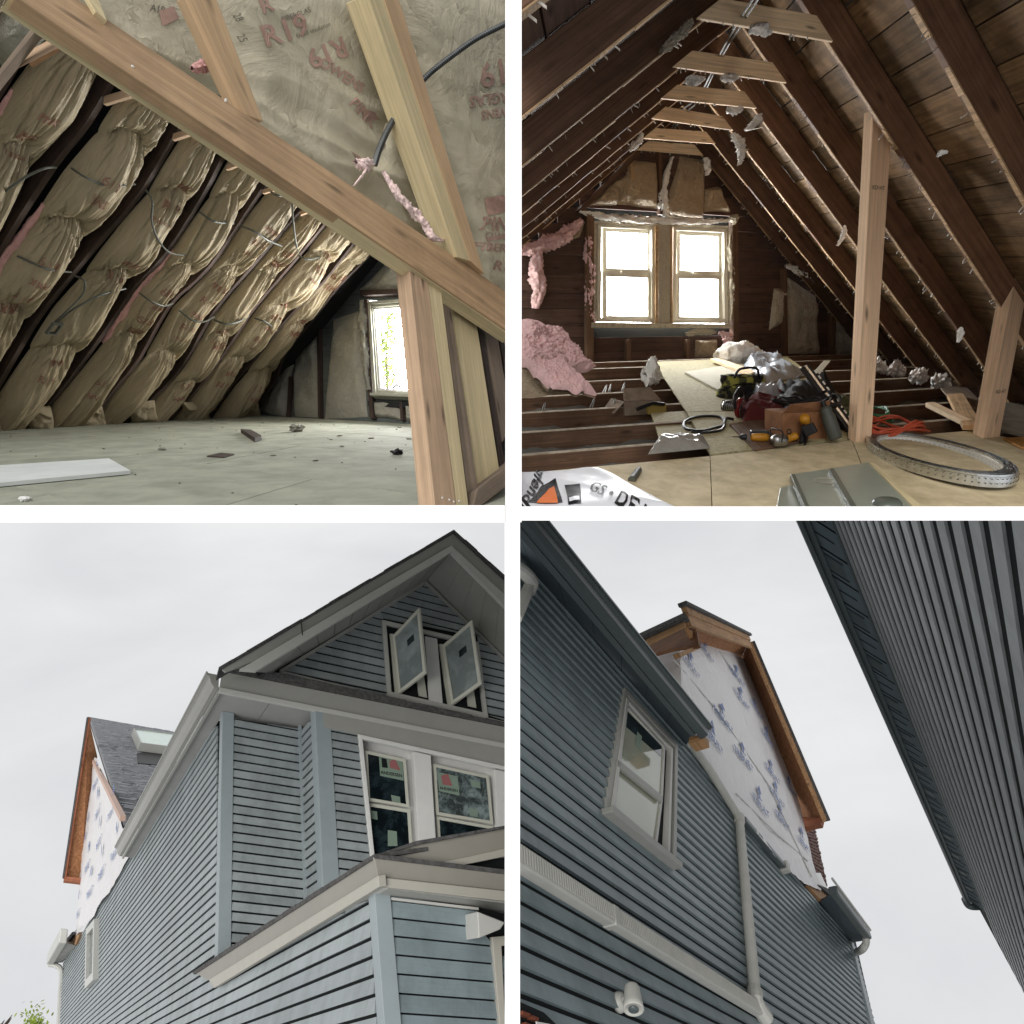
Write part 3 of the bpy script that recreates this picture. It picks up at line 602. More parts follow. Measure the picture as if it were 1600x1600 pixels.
# outer edge of soffit: same height direction as the wall top, offset towards the alley
ofs = (K.at(1087, 1148, 0, K.at(1079, 1164, 1, 0)[0]))
nrm = Q0.n; dd = ((P(1089, 1146, 1))); 
def along(px, py, n): return Q0.pw(px, py, n)
OV = .42
s1 = along(1088, 1147, OV); s0 = s1-K.l*7.4
E0b = E1-K.l*7.4
for i in range(12):
    t0, t1 = i/12+.0006, (i+1)/12-.0006; q = [E0b.lerp(E1, t0), E0b.lerp(E1, t1), s0.lerp(s1, t1), s0.lerp(s1, t0)]
    obj('soffit_panel', MB().hexa(q, [p+K.v*.03 for p in q]), M_soffd, h2)
u_ = K.v; n_ = Q0.n
qd = [E0b, E1, s1, s0]; obj('soffit_deck', MB().hexa([p+u_*.04 for p in qd], [p+u_*.06 for p in qd]), M_back, h2)
pr = [(0, -.005), (0, .14), (.13, .14), (.13, .115), (.1, .105), (.085, .03), (.045, -.005)]
gm = MB(); gm.hexa([s0+n_*x+u_*y for x, y in pr], [s1+n_*x+u_*y+K.l*.12 for x, y in pr]); gg = obj('gutter', gm, M_gutd, h2)
obj('gutter_lip', MB().beam(s0+n_*.135+u_*.145, s1+K.l*.12+n_*.135+u_*.145, n_*.02, u_*.025), M_gutd, gg)
obj('fascia', MB().beam(s0-n_*.03-u_*.01, s1-n_*.03-u_*.01, n_*.05, u_*.02), M_gutd, h2)
obj('wall_top_trim', MB().beam(E0b+n_*.11-u_*.04, E1+n_*.11-u_*.04, n_*.05, u_*.07), M_gutd, h2)
m = MB(); m.beam(s1+K.l*.12-n_*.05+u_*.03, s1+K.l*.32-n_*.05+u_*.03, n_*.15, u_*.12); obj('rafter_tail', m, M_fir, h2)
# window
wi = thing('window', 'grey-trimmed double-hung window in the slate-blue wall under the dark gutter', 'window', Q0.pw(1005, 1330))
m = MB(); frame_quad(m, Q0, [(977, 1074), (1060, 1164), (1057, 1354), (947, 1266)], .085, -.01, .045); obj('casing', m, M_trimd, wi, bevel=.006)
m = MB(); frame_quad(m, Q0, [(980, 1090), (1052, 1170), (1047, 1340), (956, 1263)], .05, -.004, .055); obj('frame', m, M_trimg, wi, bevel=.004)
obj('sill', MB().beam(Q0.pw(947, 1266, .05), Q0.pw(1058, 1354, .05), Q0.n*.11, K.v*.07), M_trimd, wi, bevel=.006)
M_gl3 = glass('painted_pale_reflection_glass', C(166, 170, 152), .7, .92, 1.08, 2)  # pane colour paled to paint the reflection of the alley
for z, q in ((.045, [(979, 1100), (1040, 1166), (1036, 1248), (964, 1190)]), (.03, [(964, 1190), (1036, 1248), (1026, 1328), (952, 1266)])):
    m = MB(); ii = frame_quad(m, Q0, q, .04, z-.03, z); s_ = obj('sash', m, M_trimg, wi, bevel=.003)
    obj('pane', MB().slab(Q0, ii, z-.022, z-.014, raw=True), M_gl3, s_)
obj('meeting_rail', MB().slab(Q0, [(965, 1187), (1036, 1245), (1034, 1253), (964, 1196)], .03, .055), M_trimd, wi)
obj('painted_dark_reflection', MB().slab(Q0, [(981, 1112), (1034, 1165), (1033, 1182), (979, 1136)], .031, .034), M_glass, wi)  # dark patch paints a reflection onto the upper pane
obj('sticker', MB().slab(Q0, [(996, 1143), (1003, 1150), (1001, 1172), (992, 1163)], .0345, .0355), M_green, wi)
# pipes
lp = thing('downspout', 'long square grey downspout running aslant along the slate-blue siding', 'downspout', Q0.pw(1000, 1480))
def rect_run(pts, w, hgt, par, nm='pipe', mat=None):
    for i in range(len(pts)-1):
        obj(nm, MB().beam(pts[i], pts[i+1], K.v*w if False else (pts[i+1]-pts[i]).normalized().cross(Q0.n)*w, Q0.n*hgt), mat or M_pipe, par, bevel=.012)
pz = .07
a_, b_ = Q0.uv(812, 1356), Q0.uv(940, 1437); c_e = Q0.uv(1180, 1583)
d_ = (V(c_e)-V(a_)).normalized(); st_ = V(a_)-d_*1.5
w2 = lambda q, n=pz: Q0.w(q[0], q[1], n)
rect_run([w2(st_), w2(b_)], .115, .09, lp); rect_run([w2(b_), w2(c_e)], .11, .088, lp)
obj('coupling', MB().beam(w2(V(b_)-d_*.05), w2(V(b_)+d_*.04), (w2(c_e)-w2(b_)).normalized().cross(Q0.n)*.125, Q0.n*.1), M_pipe, lp, bevel=.01)
L_ = (V(c_e)-V(a_)).length; k = 0
m = MB()
while k*.03 < 6.0:
    p = st_+d_*(k*.03); k += 1
    m.beam(w2(p, .117), w2(p+d_*.012, .117), (w2(c_e)-w2(b_)).normalized().cross(Q0.n)*.085, Q0.n*.004)
rb = obj('rib', m, M_pipe, lp); rb['kind'] = 'stuff'
v0_, v1_ = Q0.pw(1155, 1280, .08), Q0.pw(1181, 1566, .08)
dp = thing('downspout', 'straight round-edged grey downspout joining the sloping one below the housewrap', 'downspout', v1_)
obj('pipe', MB().tube([v0_, v1_], .055, 14), M_pipe, dp, smooth=True)
obj('elbow', MB().tube(smooth_path([v1_-(v1_-v0_).normalized()*.12, v1_, w2(V(c_e)+d_*.02, .09)+(v1_-v0_).normalized()*.06], 4), .072, 12), M_pipe, dp, smooth=True)
obj('elbow', MB().tube([v0_-(v1_-v0_).normalized()*.06, v0_+(v1_-v0_).normalized()*.06], .068, 12), M_pipe, dp, smooth=True)
q_ = [Q0.pw(1080, 1163, .12), Q0.pw(1110, 1205, .1), Q0.pw(1149, 1268, .08), v0_]
obj('pipe', MB().tube(smooth_path(q_, 4), .05, 12), M_pipe, dp, smooth=True)
obj('gutter_run', MB().beam(Q0.pw(1160, 1280, .06), Q0.pw(1226, 1357, .06), Q0.n*.1, K.v*.1), M_gutd, dp, bevel=.02)
obj('gutter_end', MB().beam(Q0.pw(1222, 1352, .06), Q0.pw(1227, 1359, .06), Q0.n*.16, K.v*.18), M_pipe, dp, bevel=.02)
t_ = thing('downspout', 'short pale downspout elbow under the dark gutter at the upper left edge', 'downspout', Q0.pw(815, 950))
obj('elbow', MB().tube(smooth_path([Q0.pw(805, 884, .12), Q0.pw(822, 897, .16), Q0.pw(831, 910, .14), Q0.pw(826, 925, .1)], 5), .055, 12), M_pipe, t_, smooth=True)
obj('pipe', MB().tube([Q0.pw(828, 914, .12), Q0.pw(806, 966, .07)], .048, 12), M_pipe, t_, smooth=True)
# lower wall cable and flood light
fl = thing('flood_light', 'small grey outdoor flood light on a round base on the slate-blue siding', 'light', Q0.pw(965, 1590))
c0 = Q0.pw(963, 1567); ax = Q0.n
obj('base', MB().lathe(c0, ax, [(0, .0), (.055, .0), (.058, .02), (.05, .045), (.03, .06), (0, .062)], 20), M_pipe, fl, smooth=True)
c1 = c0+ax*.06; c2 = P(978, 1562, c1.y*.985)
obj('arm', MB().tube([c1-ax*.01, c1.lerp(c2, .5), c2], .022, 10), M_pipe, fl, smooth=True)
hd = (P(990, 1579, c2.y*.96)-P(987, 1544, c2.y*.99)); hn = hd.normalized(); ht_ = P(987, 1543, c2.y*.985)
obj('lamp_head', MB().lathe(ht_, hn, [(0, -.01), (.04, -.008), (.046, .005), (.052, .06), (.058, .1), (.06, .13), (.052, .135), (.05, .128), (0, .128)], 20), M_pipe, fl, smooth=True)
obj('lens', MB().lathe(ht_+hn*.129, hn, [(.03, 0), (.03, .006), (.012, .012), (0, .012)], 16), M_gutd, fl, smooth=True)
# bottom-left corner debris under the wall edge
lo = thing('exposed_brick', 'strip of dark wall opening with reddish brick scraps under the lowest siding course', 'brick', Q0.pw(840, 1620))
obj('gap', MB().slab(Q0, [(805, 1562), (850, 1582), (910, 1640), (805, 1640)], .034, .04), M_back, lo)
for (x, y, w_, h_) in ((817, 1581, 12, 6), (832, 1588, 10, 6), (822, 1599, 14, 6), (846, 1602, 14, 7), (815, 1606, 16, 8), (868, 1612, 14, 6)):
    obj('brick', MB().slab(Q0, [(x, y-2), (x+w_, y+w_*.4-2), (x+w_, y+w_*.4+h_-2), (x, y+h_-2)], .04, .07), bumpy('brick_%d' % x, C(128, 70, 48), C(84, 44, 34), 40), lo)
obj('paper_scrap', MB().slab(Q0, [(838, 1596), (860, 1600), (866, 1612), (842, 1612)], .07, .075), M_white, lo)
# wrapped dormer above the wall
td = thing('dormer', 'unfinished dormer in printed white housewrap with bare wood rake above the slate-blue wall', 'dormer', Q0.pw(1150, 1150))
top = [Q0.pw(*q) for q in [(1052, 1012), (1072, 1010), (1092, 1008), (1125, 1017), (1158, 1032), (1175, 1080), (1200, 1142), (1225, 1200), (1247, 1275), (1260, 1340), (1275, 1389)]]
bot = [Q0.pw(*q) for q in [(1056, 1085), (1062, 1120), (1076, 1168), (1098, 1208), (1122, 1243), (1147, 1277), (1172, 1307), (1197, 1337), (1222, 1361), (1248, 1383), (1276, 1393)]]
def dsp2(p):
    r = (p-top[0]); s = r.dot(K.l)*.8-r.dot(K.v)*.55; w = 1-abs(nz(V((s*.35, r.dot(K.v)*1.3+r.dot(K.l)*.9, 0)), 1.8))*2; w2_ = 1-abs(nz(V((r.dot(K.l)*1.6-r.dot(K.v)*.4, r.dot(K.v)*.5, 3)), 1.5))*2
    return .09+.035*nz(p, .9)+.009*max(w, 0)**6+.010*max(w2_, 0)**6+.003*nz(p, 9)
def fw2(u, v):
    a = poly_line(top, u); b = poly_line(bot, u); p = a.lerp(b, v)
    return p+Q0.n*dsp2(p)
hw = obj('housewrap', MB().grid(fw2, 150, 90), M_wrap, td, smooth=True)
for (x, y, s_) in [(1092, 1022, .3), (1142, 1060, .34), (1068, 1045, .28), (1150, 1096, .34), (1118, 1128, .36), (1172, 1112, .34), (1190, 1158, .34), (1150, 1190, .36), (1197, 1213, .36), (1205, 1250, .36), (1228, 1237, .34), (1212, 1286, .34), (1246, 1322, .3), (1178, 1262, .34), (1100, 1160, .34)]:
    c = Q0.uv(x, y); e = V((1, .02)).normalized()
    lettering('TRIBUILT', lambda X, Y: onw(Q0, c[0]+X, c[1]+Y, .03, dsp2), s_*.62, hw, M_ink, bold=True)
    m = MB(); m.face([onw(Q0, c[0]+a, c[1]+b, .03, dsp2) for a, b in ((-.1, .17), (-.03, .17), (-.03, .3), (-.12, .3), (0, .47), (.12, .3), (.03, .3), (.03, .17), (.1, .17), (.1, .14), (-.1, .14))]); obj('printed_logo', m, M_ink, hw)
for q in ([(1052, 1030), (1120, 1110), (1200, 1225), (1268, 1370)], [(1125, 1018), (1165, 1080), (1205, 1165)], [(1150, 1240), (1210, 1300), (1262, 1345)]):
    m = MB(); m.tube([Q0.pw(x, y, .1) for x, y in q], .012, 5); obj('wrap_seam', m, M_trimg, hw)
DS = Pl(Q0.pw(1053, 1030), K.t, K.v)
obj('dormer_front', MB().slab(DS, [(975, 1000), (1021, 985), (1060, 985), (1066, 1090), (975, 1090)], -.05, 0), M_wrap, td)
# bare eave on the front and bare rake over the wrapped side
Y1 = Q0.pw(1092, 1000).y; o_ = .93
def R_(x, y, n=.45): return Q0.pw(x, y, n)
A0, A1, A2 = R_(1069, 964), R_(1169, 1004), R_(1286, 1283)
B1, B2 = Q0.pw(1158, 1030), Q0.pw(1262, 1300); B0 = Q0.pw(1082, 1008)
def quad(nm, q, ex, mat, lab=None): return obj(nm, MB().hexa(q, [p+ex for p in q]), mat, td, label=lab)
n = 5
for i in range(n):
    t0, t1 = i/n+.0003, (i+1)/n-.0003; quad('soffit_panel', [B0.lerp(B1, t0), B0.lerp(B1, t1), A0.lerp(A1, t1), A0.lerp(A1, t0)], K.v*.03, M_osb)
n = 8
for i in range(n):
    t0, t1 = i/n+.0003, (i+1)/n-.0003; quad('soffit_panel', [B1.lerp(B2, t0), B1.lerp(B2, t1), A1.lerp(A2, t1), A1.lerp(A2, t0)], K.l*.03, M_osb)
def band(nm, a, b, w, dpt, mat, lift=0):
    e = (b-a).normalized(); s = e.cross(Q0.n).normalized()
    if s.dot(K.v) < 0: s = -s
    a, b = a+s*lift, b+s*lift; return obj(nm, MB().hexa([a, b, b+s*w, a+s*w], [p+Q0.n*dpt for p in (a, b, b+s*w, a+s*w)]), mat, td)
band('rake_board', A0, A1, -.16, .05, M_fir, .02); band('rake_board', A0, A1, .10, .07, M_fir, .02); band('rake_shingles', A0-(A1-A0)*.02, A1+(A1-A0)*.02, .05, .12, M_shingd, .12)
band('rake_board', A1, A2, -.12, .05, M_fir, .02); band('rake_board', A1, A2, .06, .07, M_fir, .02); band('rake_shingles', A1, A2+(A2-A1)*.01, .09, .12, M_shingd, .08)
quad('rake_return', [P(1247, 1276, B2.y*.98), P(1283, 1278, A2.y), P(1281, 1287, A2.y), P(1255, 1292, B2.y*.98)], K.l*.25, M_cedar)
Z0 = A0.y
EP = Pl(A0, K.t, K.v)
obj('eave_fascia', MB().slab(EP, [(1000, 995), (1069, 963), (1069, 976), (1004, 1008)], -.04, 0), M_fir, td)
obj('eave_shingles', MB().slab(EP, [(985, 996), (1069, 957), (1072, 962), (1000, 996)], -.03, .06), M_shingd, td)
obj('eave_soffit', MB().slab(EP, [(985, 1000), (1069, 966), (1088, 985), (1092, 1008), (1052, 1013), (1020, 1022), (985, 1040)], -.35, -.3), wood('painted_eave_shade', C(124, 88, 62), .5, .2, .4), td)  # brown darkened to paint the shade inside the eave
CP = Pl(R_(1080, 980, .4), K.l, K.v)
obj('cornice_return', MB().slab(CP, [(1068, 966), (1078, 985), (1092, 990), (1092, 1012)], -.02, .04), M_fir, td)
obj('cornice_return', MB().slab(CP, [(1060, 1020), (1092, 1008), (1092, 1014), (1064, 1027)], -.05, .02), M_fir, td)
# chimney
BR_ = bumpy('old_brick', C(112, 84, 76), C(70, 48, 44), 30)
ck = thing('chimney', 'brick chimney rising behind the housewrapped dormer', 'chimney', Q0.pw(1285, 1390))
CH1 = Pl(Q0.pw(1266, 1330, -.15), K.l, K.v); 
obj('core', MB().slab(CH1, [(1255, 1290), (1272, 1292), (1293, 1385), (1268, 1368)], -.8, -.02), M_back, ck)
bl = [V(CH1.uv(*q)) for q in [(1268, 1368), (1293, 1385), (1273, 1292), (1254, 1288)]]
for j in range(16):
    t = (j+.5)/16; A = bl[0].lerp(bl[3], j/16+.006); B = bl[1].lerp(bl[2], j/16+.006); A2_ = bl[0].lerp(bl[3], (j+1)/16-.012); B2_ = bl[1].lerp(bl[2], (j+1)/16-.012); ofb = .0 if j % 2 else .17
    xs = [0]+[x for x in (ofb+.0, ofb+.34, ofb+.68) if 0 < x < 1]+[1]
    for x0, x1 in zip(xs, xs[1:]): obj('brick', MB().slab(CH1, [tuple(A.lerp(B, x0+.015)), tuple(A.lerp(B, x1-.015)), tuple(A2_.lerp(B2_, x1-.015)), tuple(A2_.lerp(B2_, x0+.015))], -.02, rnd(.0, .02), raw=True), BR_, ck)
obj('flashing', MB().slab(CH1, [(1266, 1363), (1282, 1364), (1293, 1388), (1274, 1378)], .03, .06), M_white, ck)
# exposed corner and second gutter
g2 = thing('rear_gutter', 'short dark gutter with curved outlet at the rear corner of the slate-blue wall', 'gutter', Q0.pw(1320, 1450))
obj('exposed_sheathing', MB().slab(Q0, [(1262, 1383), (1282, 1384), (1305, 1402), (1284, 1408)], -.1, .05), M_fir, g2)
obj('shingle_scrap', MB().slab(Q0, [(1278, 1382), (1298, 1390), (1308, 1402), (1303, 1404)], .06, .1), M_shingd, g2)
qa = [Q0.pw(1285, 1409)-Q0.n*.1, Q0.pw(1333, 1472)-Q0.n*.1, Q0.pw(1357, 1469, .45), Q0.pw(1303, 1398, .45)]
obj('soffit_panel', MB().hexa(qa, [p+K.v*.04 for p in qa]), M_soffd, g2)
obj('gutter', MB().beam(qa[3]+K.v*.09, qa[2]+K.v*.09, Q0.n*.14, K.v*.18), M_gutd, g2, bevel=.03)
obj('gutter_lip', MB().beam(qa[3]+K.v*.19+Q0.n*.08-K.l*.3, qa[2]+K.v*.19+Q0.n*.08, Q0.n*.03, K.v*.04), M_trimg, g2)
e_ = [P(1353, 1463, qa[2].y*1.0), P(1353, 1474, qa[2].y), P(1346, 1484, qa[2].y*1.01), P(1336, 1489, Q0.pw(1336, 1489).y)]
obj('outlet', MB().tube(smooth_path(e_, 5), .06, 10), M_pipe, g2, smooth=True)
# ---- neighbour house on the right of the alley
p1, p2 = P(1590, 815, 2.0), P(1300, 815, 5.0)
RW = Pl(p1, K.l, p2-p1)
h3 = thing('house', 'dark grey sided neighbouring house towering over the right of the alley', 'house', P(1640, 1300, 4))
WP = [(1305, 780), (1525, 1405), (1640, 1623), (1900, 1800), (1900, 780)]
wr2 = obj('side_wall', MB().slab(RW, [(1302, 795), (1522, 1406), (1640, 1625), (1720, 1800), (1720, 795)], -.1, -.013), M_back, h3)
u0, u1 = RW.uv(1577, 815)[1], RW.uv(1541, 815)[1]; hc = u1-u0
edge = [RW.uv(1309, 795), RW.uv(1523, 1403)]; vtop = (edge[0][1]+edge[1][1])/2
print('RW', hc, edge, RW.uv(1468, 815), RW.uv(1442, 815), RW.uv(1420, 815), RW.uv(1640, 815), RW.uv(1640, 1623))
k = -14; ue = RW.uv(1525, 1406)[0]
while u0+k*hc < vtop:
    a, b = u0+k*hc+hc*.36, u0+(k+1)*hc; k += 1; b = min(b, vtop)
    if b-a < hc*.2: continue
    e0, e1 = (RW.uv(1525, 1406), RW.uv(1600, 1552)); uend = e0[0]+(e1[0]-e0[0])*((a-e0[1])/(e1[1]-e0[1])); us = -3
    sec = lambda u: [RW.w(u, a, -.012), RW.w(u, a, .0), RW.w(u, b, -.006), RW.w(u, b, -.012)]
    obj('siding_board', MB().hexa(sec(us), sec(uend)), M_side3, wr2)
# eave of the neighbour
T0 = RW.w(-3.0, vtop, -.01); T1 = RW.w(RW.uv(1523, 1403)[0], vtop, -.01)
def outw(px, py, f): return P(px, py, T1.y*f)
O1 = P(1505, 1404, T1.y*.995); od = O1-T1; O0 = T0+od
print('overhang', od, od.length)
n = 34
qd = [T0-od*.3, T1-od*.3, O1, O0]; obj('soffit_deck', MB().hexa([p+K.v*.025 for p in qd], [p+K.v*.04 for p in qd]), M_back, h3)
for i in range(n):
    t0, t1 = i/n+.0012, (i+1)/n-.0012; q = [T0.lerp(T1, t0), T0.lerp(T1, t1), O0.lerp(O1, t1), O0.lerp(O1, t0)]
    sp_ = obj('soffit_panel', MB().hexa([x+od*(.0 if j < 2 else -.35) for j, x in enumerate(q)], [x+od*(.0 if j < 2 else -.35)+K.v*.02 for j, x in enumerate(q)]), M_soffd, h3)
    mm = MB(); c_ = (T0.lerp(T1, (t0+t1)/2)+od*.22)-K.v*.004; e_ = (T1-T0).normalized()
    for sgn in ((-1, 1) if i % 2 else (0,)): mm = MB(); mm.beam(c_+e_*sgn*(T1-T0).length/n*.3, c_+e_*sgn*(T1-T0).length/n*.3+od*.4, e_*.02, K.v*.004); obj('vent_slot', mm, M_back, sp_)
    if i % 2: mm = MB(); mm.beam(c_+od*.05, c_+od*.36, e_*(T1-T0).length/n*.42, K.v*.003); obj('vent_mesh', mm, M_gutd, sp_)
obj('fascia', MB().beam(T0+od*.76-K.v*.02, T1+od*.76-K.v*.02, od*.2, K.v*.03), M_gutd, h3)
obj('gutter', MB().beam(T0+od*.94-K.v*.03, T1+od*.94+K.l*.06-K.v*.03, od*.17, K.v*.08), M_gutd, h3, bevel=.015)
obj('wall_top_trim', MB().beam(T0+od*.03-K.v*.01, T1+od*.03-K.v*.01, od*.06, K.v*.02), M_gutd, h3)
e_ = [T1+od*.93, P(1512, 1414, T1.y), P(1520, 1417, T1.y), P(1533, 1417, T1.y*1.02)]
obj('outlet', MB().tube(smooth_path(e_, 5), .05, 10), M_gutd, h3, smooth=True)
# ================================================================== TOP LEFT: insulated attic under a low roof
ZONE = 'TL'
A = Fr((1015, 590), (-600, 590), (395, -1500))
M_kraft = pleated('kraft_facing', C(164, 149, 120), .6); M_kraftl = paper('pale_kraft_facing', C(190, 182, 158), .5, .4, .14, .8); M_kraftd = paper('dusty_kraft_facing', C(138, 136, 124), .6, .6, .2, 1.2)
M_red = paint('faded_red_print', C(142, 106, 88), .7, .25, 0, 30); M_redl = paint('pale_red_print', C(172, 140, 126), .7, .25, 0, 30); M_grp = paint('grey_print', C(112, 108, 96), .7)
M_pink = fuzz('pink_fibreglass', C(206, 160, 156), 22); M_pinkl = fuzz('pale_pink_fibreglass', C(244, 218, 212), 30)
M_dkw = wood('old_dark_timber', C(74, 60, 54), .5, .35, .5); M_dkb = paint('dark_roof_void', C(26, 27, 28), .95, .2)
M_fir1 = wood('knotty_fir_beam', C(190, 158, 122), .68, .12, .35, .7, True, 18); M_fir2 = wood('fresh_pine_stud', C(208, 176, 138), .74, .12, .12, .7, True, 22); M_fir3 = wood('reddish_fir_stud', C(186, 158, 130), .72, .1, .15, .7, True, 22); M_pale = wood('pale_pine_stud', C(206, 190, 150), .8, .1, .1, .7, False, 22); M_greyst = wood('greyish_stud', C(140, 124, 108), .62, .2, .3)
M_bx = metal('flexible_steel_conduit', C(150, 152, 150), .4); M_bxd = paint('dull_cable', C(78, 80, 72), .5)
M_floor1 = bumpy('dusty_floor_sheet', C(160, 162, 146), C(122, 126, 112), 3.2, .8, (.35, .62), .12)
M_wf = paint('aged_window_frame', C(150, 150, 136), .5, .2, .2, 20); M_glow = emit('bright_overcast_daylight', (1, .99, .96, 1), 55)
M_wdark = wood('dim_wall_boards', C(88, 94, 92), .55, .2, .3)
hA = -.8
at1 = thing('attic', 'low attic lined with bulging kraft-faced insulation, one bright window at the far end', 'attic', A.w(4, 3, hA))
fl1 = thing('floor', 'dusty grey sheet floor of the insulated attic', 'floor', A.w(4, 3, hA)); fl1['kind'] = 'structure'
a = -1.0; i = 0
while a < 9.1:
    b = -2.2-(i % 2)*1.1; a2 = min(a+1.45, 9.2)
    while b < 14: obj('floor_sheet', MB().box(A, (a+.005, a2-.005), (b+.006, b+2.394), (hA-.02, hA+rnd(0, .002))), M_floor1, fl1); b += 2.4
    a = a2 if a2 < 9.19 else 10; i += 1
aW = 8.0; WA = Pl(A.w(aW, 5, hA), A.t, A.v)
bE = 7.55; e8 = A.w(aW, bE, hA); RP = Pl(e8, e8-A.atw(0, 672, 2, hA), WA.pw(612, 402)-e8)
fw_ = obj('end_wall', MB().slab(WA, [(380, 660), (380, 560), (590, 380), (664, 380), (668, 478), (574, 468), (582, 612), (680, 614), (690, 668)], -.08, -.03), M_wdark, at1)
obj('end_wall', MB().slab(WA, [(655, 360), (800, 330), (800, 690), (672, 672)], -.08, -.03), M_wdark, at1)
def batt(pl, q, n0, n1, mat, par, name='insulation_batt', puff=.05, nu=16, nv=20, seed=0):
    """soft quilt stretched over a quad or 4-corner outline (tl,tr,br,bl)"""
    c = [V(pl.uv(*x)) for x in q]
    def f(u, v):
        p = c[0]*(1-u)*(1-v)+c[1]*u*(1-v)+c[2]*u*v+c[3]*(1-u)*v; w = pl.w(p.x, p.y)
        e = min(u, 1-u, v, 1-v); k = min(1, e*7)
        wob = V((nz(w, 3, seed), nz(w, 3, seed+9)))*.012*(k if e > 0 else 1.5)
        return pl.w(p.x+wob.x, p.y+wob.y, n0+(n1-n0)*k**.6+puff*k*(nz(w, 2.4, seed)+.6*nz(w, 6, seed)+.35*abs(nz(w, 12, seed))))
    return obj(name, MB().grid(f, nu, nv), mat, par, smooth=True)
for k, q in enumerate(([(416, 604), (459, 556), (445, 651), (402, 642)], [(461, 560), (497, 520), (498, 652), (459, 650)], [(520, 498), (562, 484), (573, 650), (506, 654)], [(560, 452), (612, 404), (660, 404), (655, 452)], [(584, 628), (624, 630), (627, 655), (585, 650)], [(634, 634), (670, 636), (672, 664), (636, 658)])):
    batt(WA, q, -.02, .05, M_kraftd, at1, seed=k*3, puff=.06)
for (x0, y0, x1, y1, w_) in ((500, 510, 502, 654, .06), (574, 470, 584, 655, .09), (629, 628, 631, 658, .05), (456, 590, 452, 652, .05)):
    obj('wall_stud', MB().beam(WA.pw(x0, y0, 0), WA.pw(x1, y1, 0), A.t*w_, WA.n*.09), M_dkw, at1)
obj('window_header', MB().beam(WA.pw(566, 460, 0), WA.pw(680, 456, 0), A.v*.1, WA.n*.1), M_dkw, at1)
obj('window_sill_plate', MB().beam(WA.pw(578, 632, 0), WA.pw(680, 636, 0), A.v*.09, WA.n*.08), M_dkb, at1)
for q in ([(566, 470), (568, 510), (572, 560), (576, 610)], ): tuft('fibre_packing', [WA.pw(x, y, .05) for x, y in q], .06, M_kraftd, at1, 3, 8, .9, 6)
wn = thing('window', 'small bright casement window glowing in the far wall of the insulated attic', 'window', WA.pw(620, 620))
m = MB(); frame_quad(m, WA, [(574, 471), (672, 463), (684, 627), (583, 621)], .06, -.02, .05); obj('frame', m, M_wf, wn, bevel=.006)
m = MB(); frame_quad(m, WA, [(578, 476), (668, 469), (680, 621), (587, 614)], .055, -.05, .02); obj('sash_stop', m, M_wf, wn, bevel=.006)
m = MB(); frame_quad(m, WA, [(582, 480), (664, 474), (676, 617), (592, 610)], .05, -.06, -.01); obj('sash', m, M_white, wn, bevel=.006)
obj('sill', MB().beam(WA.pw(582, 618, .07), WA.pw(684, 622, .07), A.v*.05, WA.n*.12), M_wf, wn, bevel=.006)
obj('crank', MB().tube([WA.pw(614, 606, .03), WA.pw(620, 601, .07), WA.pw(626, 605, .08)], .02, 6), M_trimd, wn)
def backdrop(pl, q, n, par_label, em):
    m = MB(); uv = [pl.uv(x, y, n) for x, y in q]; A_ = [pl.w(u, v, n) for u, v in uv]; B_ = [p-pl.n*.05 for p in A_]
    m.face(A_); m.mi = 1; m.face(list(reversed(B_)))
    for i in range(4): k = (i+1) % 4; m.face([A_[i], B_[i], B_[k], A_[k]])
    return tag(obj('sky', m, [em, M_white]), par_label, 'sky', kind='structure')
sky1 = backdrop(WA, [(500, 380), (795, 380), (795, 664), (500, 664)], -.9, 'blown-out daylight beyond the small attic window', M_glow)
M_leafb = emit('sunlit_leaf', C(214, 232, 130), .95)
tv = thing('tree', 'pale yellow-green foliage seen through the small attic window', 'tree', WA.pw(600, 640, -.5))
M_leaf2 = bumpy('bright_backlit_leaf', C(236, 244, 170), C(200, 222, 110), 10, .6); M_leaf2.node_tree.nodes['Principled BSDF'].inputs['Emission Strength'].default_value = 0
m = MB()
for k in range(480):
    t = random.random(); x = 606+rnd(-12, 10)+3*math.sin(t*9); y = 488+t*115; p = WA.pw(x, y, -.5+rnd(-.12, .12)); d = V((rnd(-1, 1), rnd(-.4, .4), rnd(-1, 1))).normalized(); e = V((d.z, .2, -d.x)).normalized()
    m.face([p, p+d*.03+e*.018, p+d*.06, p+d*.03-e*.018])
M_tr = MT('translucent_leaf'); M_tr.color(C(226, 240, 150)); M_tr.b.inputs['Transmission Weight'].default_value = 0; M_tr.b.inputs['Subsurface Weight'].default_value = 0
tb = M_tr.N.new('ShaderNodeBsdfTranslucent'); tb.inputs[0].default_value = C(62, 70, 40); M_tr.L.new(tb.outputs[0], M_tr.N['Material Output'].inputs[0])
obj('crown', m, M_tr.m, tv); obj('trunk', MB().tube([WA.pw(606, 640, -.5), WA.pw(604, 560, -.5), WA.pw(607, 500, -.5)], [.03, .02, .008], 6), M_twig, tv)
